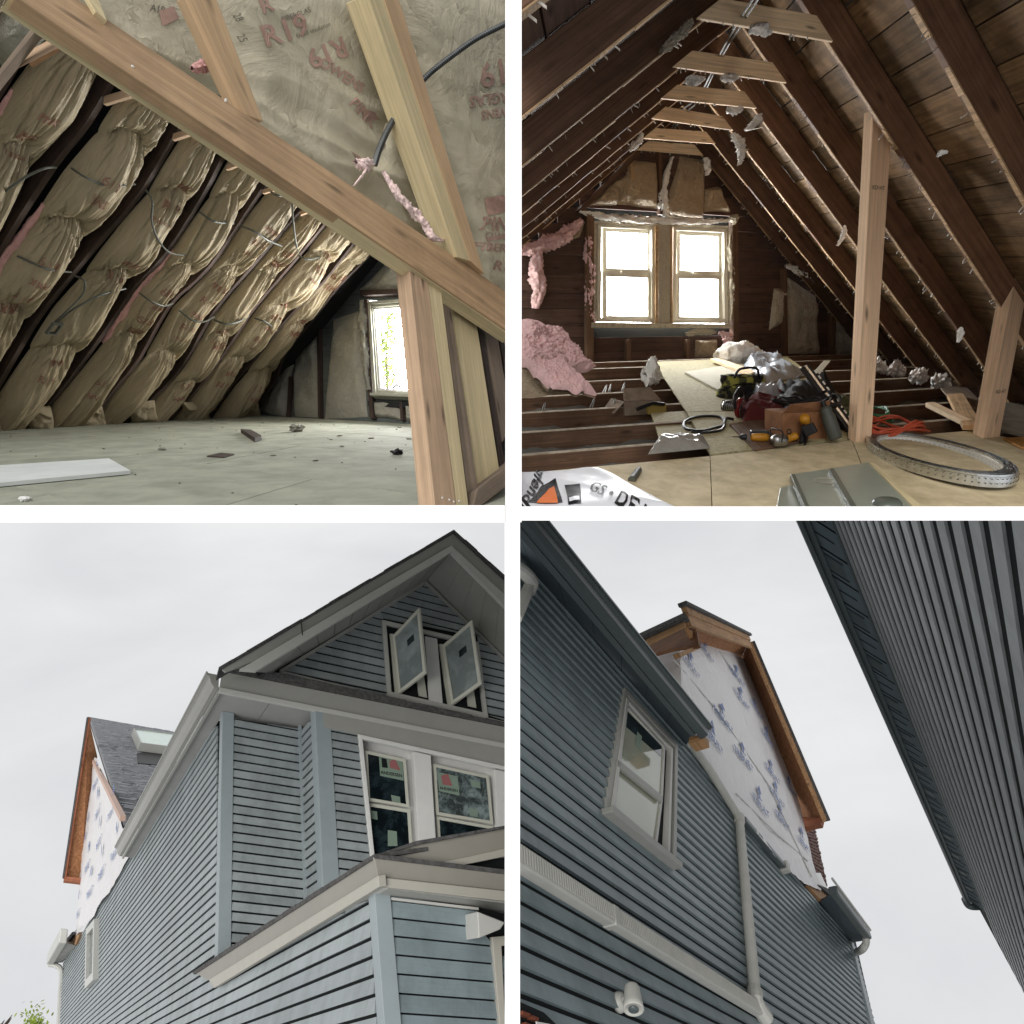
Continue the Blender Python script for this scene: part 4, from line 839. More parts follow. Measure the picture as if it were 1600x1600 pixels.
# ---- roof slope: rafters with insulation pillows slung between them
ST = [[(-520, 600), (-330, 250), (-180, 20), (-120, -60)], [(-300, 672), (-90, 300), (-40, 210), (0, 150), (45, 75), (75, 30), (110, -25)], [(-170, 672), (-60, 500), (10, 382), (87, 262), (140, 195), (190, 110), (225, 55)], [(-38, 672), (37, 540), (75, 482), (150, 390), (225, 300), (292, 185), (315, 140)],
 [(52, 668), (110, 597), (175, 507), (217, 447), (262, 398), (320, 307), (360, 230), (388, 180)], [(140, 669), (180, 612), (220, 562), (265, 482), (312, 437), (345, 398), (400, 315), (425, 280), (455, 230)],
 [(195, 667), (240, 625), (287, 575), (332, 495), (390, 425), (417, 394), (480, 322), (515, 275)], [(265, 662), (325, 592), (375, 520), (400, 482), (460, 412), (517, 342), (552, 292)], [(327, 656), (362, 607), (400, 563), (450, 500), (507, 442), (540, 400), (585, 345)], [(392, 652), (432, 597), (447, 555), (492, 500), (530, 450), (575, 405), (622, 352)]]
SP = [[RP.pw(x, y, 0) for x, y in s] for s in ST]
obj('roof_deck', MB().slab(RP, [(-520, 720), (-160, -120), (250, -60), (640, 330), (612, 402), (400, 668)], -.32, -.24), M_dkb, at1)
for s in SP:
    m = MB(); q = smooth_path(s, 3)
    for i in range(len(q)-1): m.hexa([q[i]+A.l*x+RP.n*y for x, y in ((-.035, -.02), (.035, -.02), (.035, -.24), (-.035, -.24))], [q[i+1]+A.l*x+RP.n*y for x, y in ((-.035, -.02), (.035, -.02), (.035, -.24), (-.035, -.24))])
    obj('rafter', m, M_dkw, at1)
PINCH = [[(.45, 1)], [(.42, 1), (.7, .8)], [(.6, 1), (.36, .9), (.82, .6)], [(.52, 1), (.28, .8), (.76, .8)], [(.58, 1), (.34, .9), (.8, .6)], [(.62, 1), (.3, .9)], [(.66, 1), (.4, 1), (.2, .7)], [(.55, 1), (.3, .8), (.78, .8)], [(.5, 1), (.26, .8), (.8, .7)]]
pil = []
for i in range(len(SP)-1):
    L_, R_2 = SP[i], SP[i+1]; sd = i*11.3
    def pf(u, v, L_=L_, R_2=R_2, sd=sd, i=i, off=0.0):
        a, b = poly_line(L_, v), poly_line(R_2, v); w = (b-a).length; tt = v
        top = max(0, (v-.8)/.2); bot = max(0, (.12-v)/.12)
        g0 = .11+.04*nz((v*5, sd, 0)); g1 = .86+.06*nz((v*5, sd+3, 1))-.03*math.sin(v*9+i)
        g0 += .12*top; g1 -= .16*top
        p = a.lerp(b, g0+(g1-g0)*u); e = math.sin(min(max(u, 0), 1)*math.pi)
        pn = 0
        for (pv, ps) in PINCH[i]: pn += ps*math.exp(-((v-pv-.03*(u-.5))/.035)**2)
        PV = [-.12]+sorted(q_[0] for q_ in PINCH[i])+[1.12]; sg = 1
        for k_0, k_1 in zip(PV, PV[1:]):
            vv = v-.05*math.sin(u*3.14159)+.02
            if k_0 <= vv <= k_1: s_ = (vv-k_0)/(k_1-k_0); sg = math.sin(math.pi*min(max(s_, 0), 1)**.72)**.55
        p = a.lerp(b, (g0+.05*(1-sg))+((g1-.07*(1-sg))-(g0+.05*(1-sg)))*u)
        bul = min(w*.34, .36)*(e**.6)*(.18+.82*sg)*(1-.45*top)*(1-.3*bot)
        fan = (abs(u-.5)*2)
        rad = 0
        for (pv, ps) in PINCH[i]+[(.95, .9)]:
            dvv = (v-pv); r = abs(dvv)*3.2
            if r < 1: rad += ps*(1-r)*math.sin((u-.5)*38/(.35+r)+sd)*.012
        z = p*1.0
        lc = -.03+.045*(1-abs(nz((u*3.2+sd, v*2.6+u*.8, sd), 1.3))*2.4)+.022*(1-abs(nz((u*8+v*3, v*5, sd+7), 1.2))*2.2)
        wr = .035*nz(z, 1.8, sd)+max(lc, -.05)
        for (pv, ps) in PINCH[i]+[(.93, .9)]:
            dvv = v-pv; d2 = abs(dvv)/.16
            if d2 < 1: wr += ps*(1-d2)**1.3*.055*(abs(math.sin((u-.5)*(26/(.5+d2))+sd+dvv*20))-.5)
        return p+RP.n*(bul-.06+off+wr*min(1, e*2.2))
    pil.append(pf)
    hv = 150 if i >= 2 else 90
    obj('insulation_pillow', MB().grid(lambda u, v: pf(u, v), 44, hv), M_kraft, at1, smooth=True)
    o_ = bpy.data.objects  # pink fibre edge showing beside the pillow
    if i in (1, 2, 4):
        m_ = [pf(.02, v) - RP.n*.03 for v in ((.3, .4, .5, .62) if i != 1 else (.5, .6, .7, .8))]
        tuft('fibre_edge', m_, .045, M_pink, at1, i, 9, .6, 6)
pls = [o for o in at1.children if o.name.startswith('insulation_pillow')]
def pil_text(i, s, v, u, size, mat, flip=False, bold=True):
    pf = pil[i]; w = (poly_line(SP[i], v)-poly_line(SP[i+1], v)).length; l_ = sum((SP[i][k+1]-SP[i][k]).length for k in range(len(SP[i])-1)); g = -1 if flip else 1
    lettering(s, lambda x, y: pf(min(max(u+g*x/w, .03), .97), min(max(v+g*y/l_, 0), 1), off=.012), size, pls[i], mat, bold=bold)
for i in range(1, 9):
    fl_ = i % 2 == 0
    for k, v in enumerate((.2, .42, .52, .74)):
        if (i*3+k) % 5 == 0: continue
        pil_text(i, 'R19', v, .42, .15, M_red, fl_, False); pil_text(i, 'PINK', v+.05*(1 if not fl_ else -1)+.0, .46, .11, M_red, fl_)
        if k % 2: pil_text(i, 'FIBERGLAS', v-.04, .45, .06, M_red, fl_, False)
# sagging clumps and flaps along the foot of the slope
for k in range(16):
    x = -20+k*27; y = 668-x*.045; q = [(x-20, y-26-rnd(0, 10)), (x+18, y-22-rnd(0, 12)), (x+24, y+2), (x-18, y+4)]
    if k % 3: continue
    batt(RP, q, .0, .06, M_kraftd if k % 3 else M_kraft, at1, 'kraft_flap', .12, 26, 26, k*2.2)
for k, q in enumerate(([(0, 305), (20, 290), (45, 274), (70, 263), (88, 261)], [(112, 263), (130, 275), (155, 287), (180, 290), (211, 288)], [(228, 297), (238, 315), (237, 345), (246, 372), (264, 394), (290, 399)], [(27, 400), (60, 415), (85, 423), (111, 425)], [(85, 505), (120, 480), (160, 460), (196, 451)], [(116, 430), (132, 440), (128, 462), (100, 490), (86, 503)],
 [(218, 458), (235, 470), (255, 478), (270, 474)], [(280, 485), (300, 500), (318, 503), (335, 495)], [(311, 331), (335, 346), (365, 349)], [(375, 352), (398, 362), (420, 376), (440, 384)], [(335, 500), (352, 506), (372, 503), (388, 494)], [(398, 497), (415, 503), (432, 516)], [(457, 290), (457, 330), (461, 370), (466, 396)], [(420, 298), (436, 306), (452, 300)], [(462, 397), (480, 405), (500, 402)])):
    c = obj('cable', MB().tube(smooth_path([RP.pw(x, y, .2 if 0 < j < len(q)-1 else .05) for j, (x, y) in enumerate(q)], 5), .011 if k < 8 else .013, 8), M_bxd, at1, smooth=True)
m = MB(); frame_quad(m, RP, [(84, 507), (100, 507), (88, 524), (72, 523)], .015, .2, .24); jb = obj('junction_box', m, M_bxd, at1)
# short tan blocks and ceiling joists at the head of the bays
for (a0, a1_, w_) in (((165, 158), (238, 136), .12), ((272, 215), (330, 196), .1), ((355, 262), (405, 243), .09), ((412, 300), (470, 285), .07), ((470, 334), (500, 322), .07)):
    obj('blocking', MB().beam(RP.pw(*a0, .02), RP.pw(*a1_, .25), A.v*w_, A.l*.05), M_fir3, at1)
CE = [(-20, 60), (100, -40), (330, 120), (620, 330), (600, 400), (520, 330), (420, 250), (290, 180), (190, 100), (75, 22)]
batt(RP, [(-60, -20), (60, -60), (120, 20), (10, 120)], .0, .05, M_kraftd, at1, 'insulation_batt', .1, 16, 16, 5)
obj('brace', MB().beam(RP.pw(-12, 140, .35), RP.pw(78, 26, .5), A.l*.08, RP.n*.05), M_greyst, at1)
obj('brace', MB().beam(RP.pw(8, 108, .3), RP.pw(100, 60, .5), A.v*.11, RP.n*.05), M_fir3, at1)
obj('brace', MB().beam(RP.pw(50, 96, .3), RP.pw(125, 50, .45), A.v*.12, RP.n*.05), M_fir3, at1)
# shell of the attic beyond the frame, so light comes as in a room
# ---- partition under the big sloping beam, right side
pb_ = P(705, 790, 3.35); SWp = Pl(pb_, P(60, 10, 2.4)-pb_, A.v); SB_ = lambda px, n0, n1, mat, nm='stud', bev=.004: obj(nm, MB().slab(SWp, px, n0, n1), mat, at1, bevel=bev)
def mslab(nm, pl, p0, p1, q0, q1, n0, n1, mat, bev=.004):
    """timber with grain along its length: edges p0->p1 and q0->q1"""
    A_, B_ = pl.pw(*p0, n1), pl.pw(*p1, n1); C_, D_ = pl.pw(*q1, n1), pl.pw(*q0, n1); k = -pl.n*(n1-n0)
    return obj(nm, MB().hexa([A_, D_, D_+k, A_+k], [B_, C_, C_+k, B_+k]), mat, at1, bevel=bev)
mslab('beam', SWp, (24, -6), (800, 521), (112, -8), (800, 462), -.03, .03, M_fir1)
mslab('beam', SWp, (18, -10), (800, 527), (24, -6), (800, 521), -.06, .018, M_pale)
mslab('post', SWp, (639, 412), (681, 800), (665, 412), (714, 800), -.10, .0, M_fir3)
mslab('post', SWp, (665.5, 414), (714.5, 800), (686, 426), (733, 800), -.10, -.004, M_pale)
mslab('stud', SWp, (687, 428), (735, 800), (697, 432), (746, 760), -.16, -.06, M_greyst)
mslab('stud', SWp, (702, 440), (746, 758), (738, 460), (784, 758), -.20, -.10, M_pale)
mslab('stud', SWp, (739, 460), (785, 740), (746, 464), (792, 740), -.24, -.14, M_dkw)
mslab('stud', SWp, (748, 466), (786, 690), (770, 480), (800, 660), -.24, -.16, M_greyst)
mslab('stud', SWp, (772, 480), (800, 640), (778, 484), (806, 620), -.28, -.2, M_dkw)
mslab('stud', SWp, (779, 486), (800, 620), (800, 500), (815, 600), -.28, -.21, M_pale)
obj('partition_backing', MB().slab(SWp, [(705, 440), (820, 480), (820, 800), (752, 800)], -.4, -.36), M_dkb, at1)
mslab('sole_plate', SWp, (738, 800), (830, 730), (746, 764), (830, 700), -.2, .02, M_greyst)
mslab('ledger', SWp, (690, 442), (800, 522), (692, 432), (800, 508), -.12, -.06, M_greyst)
# nails
m = None
for (x, y) in ((691, 778), (702, 781), (709, 784), (717, 783), (742, 412), (378, 157), (395, 167), (353, 156), (207, 104), (352, 158)):
    obj('nail', MB().lathe(SWp.pw(x, y, .03 if y < 760 and x != 742 else .001), SWp.n, [(.0, .004), (.005, .003), (.006, 0)], 8), M_white, at1)
# ---- pale kraft sheets on the near slope above the beam
def pl3(a, b, c):
    return Pl(a, b-a, c-a)
UP = pl3(P(120, 0, 2.85), P(790, 480, 5.2), P(790, 0, 4.6))
JP = pl3(SWp.pw(405, 190, .02), SWp.pw(745, 412, .05), UP.pw(600, -10, .16))
def sheet(c, n0, puff, mat, seed, nm='insulation_sheet', nu=60, nv=60, edge=0):
    uv = [V(UP.uv(*x)) for x in c]
    def f(u, v, off=0):
        p = uv[0]*(1-u)*(1-v)+uv[1]*u*(1-v)+uv[2]*u*v+uv[3]*(1-u)*v; w = UP.w(p.x, p.y); e = min(u, 1-u, v, 1-v); k = min(1, e*6)
        r1 = 1-abs(nz((p.x*1.1+p.y*.6, p.y*2.6-p.x*.8, seed), 1.4))*2.6; r2 = 1-abs(nz(w, 3.2, seed+3))*2.4; low = max(0, v-.45)*1.6
        return UP.w(p.x, p.y, n0+(-.07)*(1-k)**2+puff*(.9*nz(w, .9, seed)+.35*max(r1, -.2)*(.25+low)+.22*max(r2, -.4)*(.2+low)+.02*nz(w, 14, seed)*(.3+low)))
    o = obj(nm, MB().grid(f, nu, nv), mat, at1, smooth=True); return o, f
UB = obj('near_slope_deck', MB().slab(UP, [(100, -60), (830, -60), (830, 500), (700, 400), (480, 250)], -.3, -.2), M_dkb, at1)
s1, f1 = sheet([(60, -60), (330, -60), (400, 170), (215, 78)], -.03, .06, M_kraftl, 2)
s2, f2 = sheet([(318, -60), (604, -60), (742, 418), (398, 215)], -.02, .10, M_kraftl, 8, nu=90, nv=90)
s3, f3 = sheet([(620, -60), (830, -60), (830, 500), (772, 470)], -.03, .07, M_kraftl, 15)
s4, f4 = sheet([(606, 190), (660, 160), (748, 400), (580, 262)], .0, .08, M_kraftl, 22, nu=40, nv=40)
def utext(par, f, s, u, v, size, du, dv, mat, bold=True, rot=0):
    ca, sa = math.cos(rot), math.sin(rot)
    lettering(s, lambda x, y: f(u+(x*ca-y*sa)*du, v-(x*sa+y*ca)*dv)+UP.n*.006, size, par, mat, bold=bold)
def bil(c, x, y):
    """px -> (u,v) of a sheet's quad"""
    u = v = .5
    for _ in range(60):
        q = [V(k) for k in c]; p = q[0]*(1-u)*(1-v)+q[1]*u*(1-v)+q[2]*u*v+q[3]*(1-u)*v; e = V((x, y))-p
        du = (q[1]-q[0])*(1-v)+(q[2]-q[3])*v; dv = (q[3]-q[0])*(1-u)+(q[2]-q[1])*u; D_ = du.x*dv.y-du.y*dv.x
        u += (e.x*dv.y-e.y*dv.x)/D_; v += (du.x*e.y-du.y*e.x)/D_
    return u, v
QS = {1: [(60, -60), (330, -60), (400, 170), (215, 78)], 2: [(318, -60), (604, -60), (742, 418), (398, 215)], 3: [(620, -60), (830, -60), (830, 500), (772, 470)]}
FS = {1: (s1, f1), 2: (s2, f2), 3: (s3, f3)}
def ptext(k, s, x, y, px_h, ang, mat, bold=True, mirror=False):
    par, f = FS[k]; ca, sa = math.cos(math.radians(ang)), math.sin(math.radians(ang)); mm_ = -1 if mirror else 1
    def g(X, Y): X *= mm_; u, v = bil(QS[k], x+(X*ca+Y*sa), y+(X*sa-Y*ca)); return f(u, v)+UP.n*.006
    lettering(s, g, px_h, par, mat, bold=bold)
ptext(2, 'R19', 424, 36, 44, -22, M_redl); ptext(2, 'R19', 486, 62, 40, 158, M_redl); ptext(2, 'R', 396, 2, 30, -22, M_redl)
ptext(2, 'OWENS', 508, 95, 22, 30, M_redl); ptext(2, 'PINK', 540, 150, 24, 42, M_redl)
ptext(2, 'FIBERGLAS', 440, 12, 10, -20, M_grp, False); ptext(2, 'faced insulation', 466, 32, 9, -20, M_grp, False)
ptext(3, 'R19', 782, 88, 50, 172, M_redl); ptext(3, 'FIBERGLAS', 778, 128, 22, 178, M_redl); ptext(3, 'OWENS', 776, 150, 18, 178, M_redl); ptext(3, 'PINK', 776, 330, 32, 8, M_redl); ptext(3, 'OWENS', 778, 350, 16, 8, M_redl, False); ptext(3, 'FIBERGLAS', 785, 372, 20, 10, M_redl); ptext(3, 'R19', 786, 404, 24, 10, M_redl)
ptext(1, 'A19', 236, 8, 14, 10, M_grp); ptext(2, '28', 362, 20, 12, 60, M_grp, False); ptext(2, '25', 370, 50, 12, 60, M_grp, False)
def block(k, q, mat=None):
    par, f = FS[k]; c = [bil(QS[k], *x) for x in q]; m = MB()
    m.grid(lambda u, v: f(*[c[0][i]*(1-u)*(1-v)+c[1][i]*u*(1-v)+c[2][i]*u*v+c[3][i]*(1-u)*v for i in (0, 1)])+UP.n*.006, 8, 8); obj('printed_block', m, mat or M_redl, par)
block(3, [(748, 282), (780, 280), (784, 308), (752, 312)]); block(3, [(752, 350), (790, 346), (791, 352), (753, 356)]); block(1, [(238, 10), (262, 4), (270, 22), (244, 34)]); block(2, [(518, 212), (534, 220), (556, 244), (540, 240)])
block(2, [(532, 142), (560, 148), (572, 160), (546, 156)])
# jacks standing on the beam
mslab('jack_rafter', JP, (296, -10), (383, 180), (335, -10), (412, 190), -.10, -.0, M_fir2)
mslab('jack_rafter', JP, (574, -10), (714, 402), (597, -10), (735, 408), -.12, .04, M_pale)
mslab('jack_rafter', JP, (597.5, -10), (735.5, 408), (621, -10), (757, 428), -.12, .046, M_fir2)
obj('scrap_block', MB().slab(SWp, [(136, -6), (152, -6), (167, 33), (150, 18)], .03, .05), M_pale, at1)
# conduit
m = MB(); path = smooth_path([UP.pw(x, y, .12) for x, y in ((800, 30), (788, 38), (745, 60), (705, 88), (668, 118), (640, 150), (622, 175), (605, 205), (592, 235), (585, 258))], 14); cdt = obj('flexible_conduit', MB().tube(path, .0155, 10), M_bx, at1, smooth=True)
m = MB(); L0 = 0; q = path
for i in range(len(q)-1):
    seg = (q[i+1]-q[i]); n_s = max(1, int(seg.length/.013))
    for j in range(n_s):
        p = q[i].lerp(q[i+1], j/n_s); d = seg.normalized(); x = d.cross(V((0, 1, 0))).normalized(); y = d.cross(x)
        ring = [p+(x*math.cos(k*1.0472)+y*math.sin(k*1.0472))*.0185 for k in range(6)]; ring2 = [w+d*.006 for w in ring]
        for k in range(6): m.face([ring[k], ring[(k+1) % 6], ring2[(k+1) % 6], ring2[k]])
cb = obj('conduit_rib', m, paint('painted_rib_shade', C(66, 70, 70), .4), cdt); cb['kind'] = 'stuff'  # ribs coloured dark to paint shade between the conduit turns
# pink fibre squeezing out
tuft('fibre_edge', [JP.pw(x, y, -.06) for x, y in ((560, -10), (572, 20), (583, 55), (598, 95), (606, 130))], .018, M_pinkl, at1, 3, 10, .9, 22)
tuft('fibre_edge', [SWp.pw(x, y, .035) for x, y in ((598, 268), (612, 290), (628, 312), (648, 332), (664, 352), (676, 372), (694, 376))], .022, M_pinkl, at1, 6, 10, .9, 20)
tuft('fibre_edge', [SWp.pw(x, y, .04) for x, y in ((556, 252), (568, 258), (582, 256))], .026, M_pinkl, at1, 8, 10, .9, 20)
tuft('fibre_edge', [SWp.pw(x, y, .05) for x, y in ((574, 262), (566, 274), (552, 291))], .006, M_pinkl, at1, 9, 8, .6, 20)
tuft('fibre_edge', [SWp.pw(x, y, -.03) for x, y in ((300, 108), (320, 104), (340, 112))], .02, M_pink, at1, 10, 10, .8, 20)
# ---- things lying on the floor
def floor1(px, py, z=0): return A.atw(px, py, 2, hA+z)
FP1 = Pl(A.w(3, 3, hA), A.l, A.t)
o = obj('drywall_offcut', MB().slab(FP1, [(-20, 728), (170, 716), (204, 735), (-20, 756)], .006, .03), paint('white_gypsum_board', C(196, 200, 198), .8, .1)); tag(o, 'pale drywall offcut lying on the floor at the left edge', 'board')
for nm, q, hgt, lab, mat in (('wood_block', [(376, 670), (392, 671), (408, 680), (398, 684)], .05, 'short dark wood block on the dusty floor near the far wall', M_dkw), ('wood_scrap', [(323, 712), (345, 707), (366, 709), (350, 714)], .012, 'flat dark scrap lying on the middle of the dusty floor', M_dkw)):
    tag(obj(nm, MB().slab(FP1, q, .004, hgt), mat), lab, 'wood scrap')
def crumple(px, py, r, mat, nm, lab, cat, seed):
    c = floor1(px, py, r*.5); m = MB()
    def f(u, v):
        a, b = u*6.283, (v-.5)*3.1416; d = V((math.cos(a)*math.cos(b), math.sin(a)*math.cos(b), math.sin(b))); k = .6+.7*abs(nz(d*1.7, 1, seed))+.5*nz(d*4, 1, seed); return c+V((d.x*r*1.3*k, d.y*r*k, d.z*r*.62*k))
    return tag(obj(nm, m.grid(f, 14, 8), mat), lab, cat)
crumple(463, 670, .09, M_kraftd, 'paper_scrap', 'crumpled brown paper scrap beside the dark wood block', 'paper', 3)
crumple(620, 707, .05, M_black, 'plastic_scrap', 'small black plastic scrap on the bright floor near the post', 'scrap', 5)
crumple(253, 702, .03, M_kraftd, 'debris_crumb', 'small grey crumb on the middle of the left floor', 'debris', 8)
crumple(38, 780, .03, M_white, 'plaster_crumb', 'small white plaster crumb at the lower left corner of the floor', 'debris', 9)
m = MB()
for k in range(46):
    a, b = rnd(2, 7.8), rnd(2, 8); c = A.w(a, b, hA+.004); r = rnd(.004, .016); d = V((rnd(-1, 1), rnd(-1, 1), 0)).normalized()*r*rnd(1, 3)
    m.hexa([c-d, c+d.cross(A.v)*.4, c+A.v*r, c-d*.3+A.v*r], [c+d*.2-d.cross(A.v)*.3, c+d+d.cross(A.v)*.4, c+d+A.v*r*.6, c+d*.5+A.v*r])
o = tag(obj('floor_debris', m, M_kraftd), 'fine chips and grit scattered over the dusty grey floor', 'debris', kind='stuff')

# the roof slope carries on over and behind the viewer
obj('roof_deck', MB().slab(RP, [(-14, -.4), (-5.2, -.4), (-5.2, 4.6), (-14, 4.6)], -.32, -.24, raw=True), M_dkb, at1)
for x_ in range(9):
    for y_ in range(5): p = A.w(2.6+y_*1.45+.05, 1.6+x_*.6, hA+.003); obj('screw_head', MB().lathe(p, A.v, [(0, .002), (.006, .002), (.007, 0)], 6), M_bxd, fl1)
# ================================================================== TOP RIGHT: stripped attic with bare rafters and twin windows
ZONE = 'TR'
B = Fr((918, 397), (3600, 480), (1150, 4500), (1, 1, -1)); hB = -1.5
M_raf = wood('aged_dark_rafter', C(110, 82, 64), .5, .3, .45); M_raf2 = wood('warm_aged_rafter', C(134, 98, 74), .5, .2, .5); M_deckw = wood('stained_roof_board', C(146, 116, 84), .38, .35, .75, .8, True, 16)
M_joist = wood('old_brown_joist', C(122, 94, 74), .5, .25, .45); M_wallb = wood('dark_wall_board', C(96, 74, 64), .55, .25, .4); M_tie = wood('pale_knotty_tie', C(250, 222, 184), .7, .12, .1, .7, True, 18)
M_edge = wood('rafter_edge', C(212, 176, 134), .5, .3, .5); M_post = wood('new_fir_post', C(250, 214, 178), .78, .06, .05, .7, True, 20); M_ply = bumpy('worn_plywood', C(212, 196, 160), C(160, 144, 112), 5, .75, (.32, .62), .15)
M_osbf = bumpy('osb_floor', C(190, 180, 140), C(140, 130, 98), 26, .8, (.35, .62), .2); M_lint = fuzz('grey_loose_fill', C(112, 110, 104), 40); M_vin = paint('almond_vinyl_window', C(222, 216, 200), .45, .06); M_plaster = bumpy('rough_plaster', C(196, 186, 166), C(150, 140, 122), 18, .9, (.35, .6), .5)
M_kr2 = paper('brown_kraft_batt', C(178, 158, 130), .6, .8, .2, 1.6); M_kr3 = paper('pale_kraft_batt', C(186, 176, 156), .6, .8, .15, 1.6); M_wool = fuzz('white_wool', C(250, 246, 240), 26); M_pk = fuzz('rose_fibreglass', C(236, 196, 194), 34)
M_glow2 = emit('bright_overcast_daylight_two', (.97, .99, 1, 1), 38)
M_dust = bumpy('dusty_edge', C(190, 178, 158), C(136, 116, 94), 9, .95); M_nail = paint('nail_and_staple', C(196, 190, 180), .5)
at2 = thing('attic', 'stripped-out attic with bare dark rafters, pale collar ties and twin windows in the end wall', 'attic', B.w(6, 2, hB))
def tie_pt(px, py):  # a point of the right roof's inner face: solved after the ridge is known
    d = B.I @ ray(px, py); nb, nc = (ce_-cr_), -(be_-br_); k = (nb*br_+nc*cr_)/(nb*d.y+nc*d.z); return d*k
aE = B.at(1021, 562, 2, hB)[0]+.35
rq = B.at(1050, 191, 0, aE); br_, cr_ = rq.y, rq.z; eq = B.at(1450, 585, 2, hB); be_, ce_ = eq.y, hB
lq = B.at(815, 386, 0, aE); sl_ = (lq.z-cr_)/(lq.y-br_); bl_ = br_+(hB-.3-cr_)/sl_
ties = [tie_pt(*q) for q in ((1297, 69), (1226, 132), (1180, 171), (1144, 205), (1117, 226), (1098, 244))]
print('attic2', aE, br_, cr_, be_, bl_, sl_, [tuple(round(x, 2) for x in t) for t in ties])
RR = Pl(B.w(0, br_, cr_), B.l, B.w(0, be_, hB)-B.w(0, br_, cr_)); RL = Pl(B.w(0, br_, cr_), B.l, B.w(0, bl_, hB-.3)-B.w(0, br_, cr_))
LR = (B.w(0, be_, hB)-B.w(0, br_, cr_)).length; LL = (B.w(0, bl_, hB-.3)-B.w(0, br_, cr_)).length
# roof boards
def boards(pl, Ln, w_, side, mat, a0, a1, dep):
    y = -.05; k = 0
    while y < Ln+.5:
        ww = w_*rnd(.85, 1.2); cuts = [a0]
        while cuts[-1] < a1: cuts.append(min(cuts[-1]+rnd(3.5, 7), a1))
        for c0, c1 in zip(cuts, cuts[1:]):
            if c1-c0 < .1: continue
            z = -dep-rnd(0, .012); m = MB(); q = [(y+.006, z), (y+ww-.006, z), (y+ww-.006, z-.03), (y+.006, z-.03)]
            m.hexa([pl.w(c0+.004, v, n) for v, n in q], [pl.w(c1-.004, v, n) for v, n in q]); obj('roof_board', m, mat, at2)
        y += ww; k += 1
    obj('roof_felt', MB().slab(pl, [(a0, -.2), (a1, -.2), (a1, Ln+.7), (a0, Ln+.7)], -dep-.09, -dep-.06, raw=True), M_dkb, at2)
RD = .20
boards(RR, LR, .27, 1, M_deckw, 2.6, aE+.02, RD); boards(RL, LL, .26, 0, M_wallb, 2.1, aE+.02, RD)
obj('ridge_board', MB().beam(B.w(1.5, br_, cr_+.22), B.w(aE, br_, cr_+.22), B.t*.05, B.v*.2), M_raf, at2)
RT = .085
aR = [ties[0].x-1.22*k for k in (2, 1)]+[t.x for t in ties]; aR[1] = tie_pt(1425, 0).x
for i, a in enumerate(aR):
    for pl, Ln in ((RR, LR), (RL, LL)):
        m = MB(); q = [(a, 0), (a+RT, 0), (a+RT, -RD+.004), (a, -RD+.004)]
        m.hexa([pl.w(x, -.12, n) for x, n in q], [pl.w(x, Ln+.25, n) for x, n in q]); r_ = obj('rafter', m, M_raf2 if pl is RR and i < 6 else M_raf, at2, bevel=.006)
        # split edge left by pulled-off lath, coloured paler to paint glancing highlights
        m = MB(); n_ = 26
        for j in range(n_):
            if random.random() < .12: continue
            v0, v1 = Ln*j/n_, Ln*(j+1)/n_-.003; m.slab(pl, [(a-.004, v0), (a+RT*rnd(.3, .8), v0), (a+RT*rnd(.3, .8), v1), (a-.004, v1)], .0, .004+rnd(0, .006), raw=True)
        e_ = obj('lath_scar_highlight', m, M_edge, r_); e_['kind'] = 'stuff'
        m = MB(); k = 0
        for j in range(34):
            v = rnd(.2, Ln); x = a+rnd(0, RT); p = pl.w(x, v, .0); d = (pl.n+B.l*rnd(-.5, .2)+pl.v*rnd(-.5, .5))*rnd(.02, .05); m.beam(p, p+d, B.l*.009, B.v*.009)
        e_ = obj('bent_nail', m, M_nail, r_); e_['kind'] = 'stuff'
# collar ties
for k, t in enumerate(ties):
    lz = tie_pt; a = t.x-.03; c0, c1 = t.z-.07, t.z
    L0 = B.at(*((1087, 31), (1050, 106), (1032, 155), (1017, 186), (1005, 217), (995, 235))[k], 0, a)
    bR = t.y; bL = L0.y; cL = L0.z; hg = .135; sR = (be_-br_)/(hB-cr_); sL = 1/sl_
    A_ = [B.w(a, bL, cL), B.w(a, bR, c1), B.w(a, bR+sR*hg, c1+hg), B.w(a, bL+sL*hg, cL+hg)]
    m = MB(); up_ = [B.w(a, bL, cL), B.w(a, bL+sL*hg, cL+hg), B.w(a-.045, bL+sL*hg, cL+hg), B.w(a-.045, bL, cL)]; dn_ = [B.w(a, bR, c1), B.w(a, bR+sR*hg, c1+hg), B.w(a-.045, bR+sR*hg, c1+hg), B.w(a-.045, bR, c1)]
    o_ = obj('collar_tie', m.hexa(up_, dn_), M_tie, at2, bevel=.004)
    m = MB()
    for j in range(7):
        p = up_[3].lerp(dn_[3], rnd(.03, .97)); m.beam(p, p-B.v*rnd(.015, .04)+B.t*rnd(-.01, .01), B.l*.009, B.t*.009)
    e_ = obj('bent_nail', m, M_nail, o_); e_['kind'] = 'stuff'
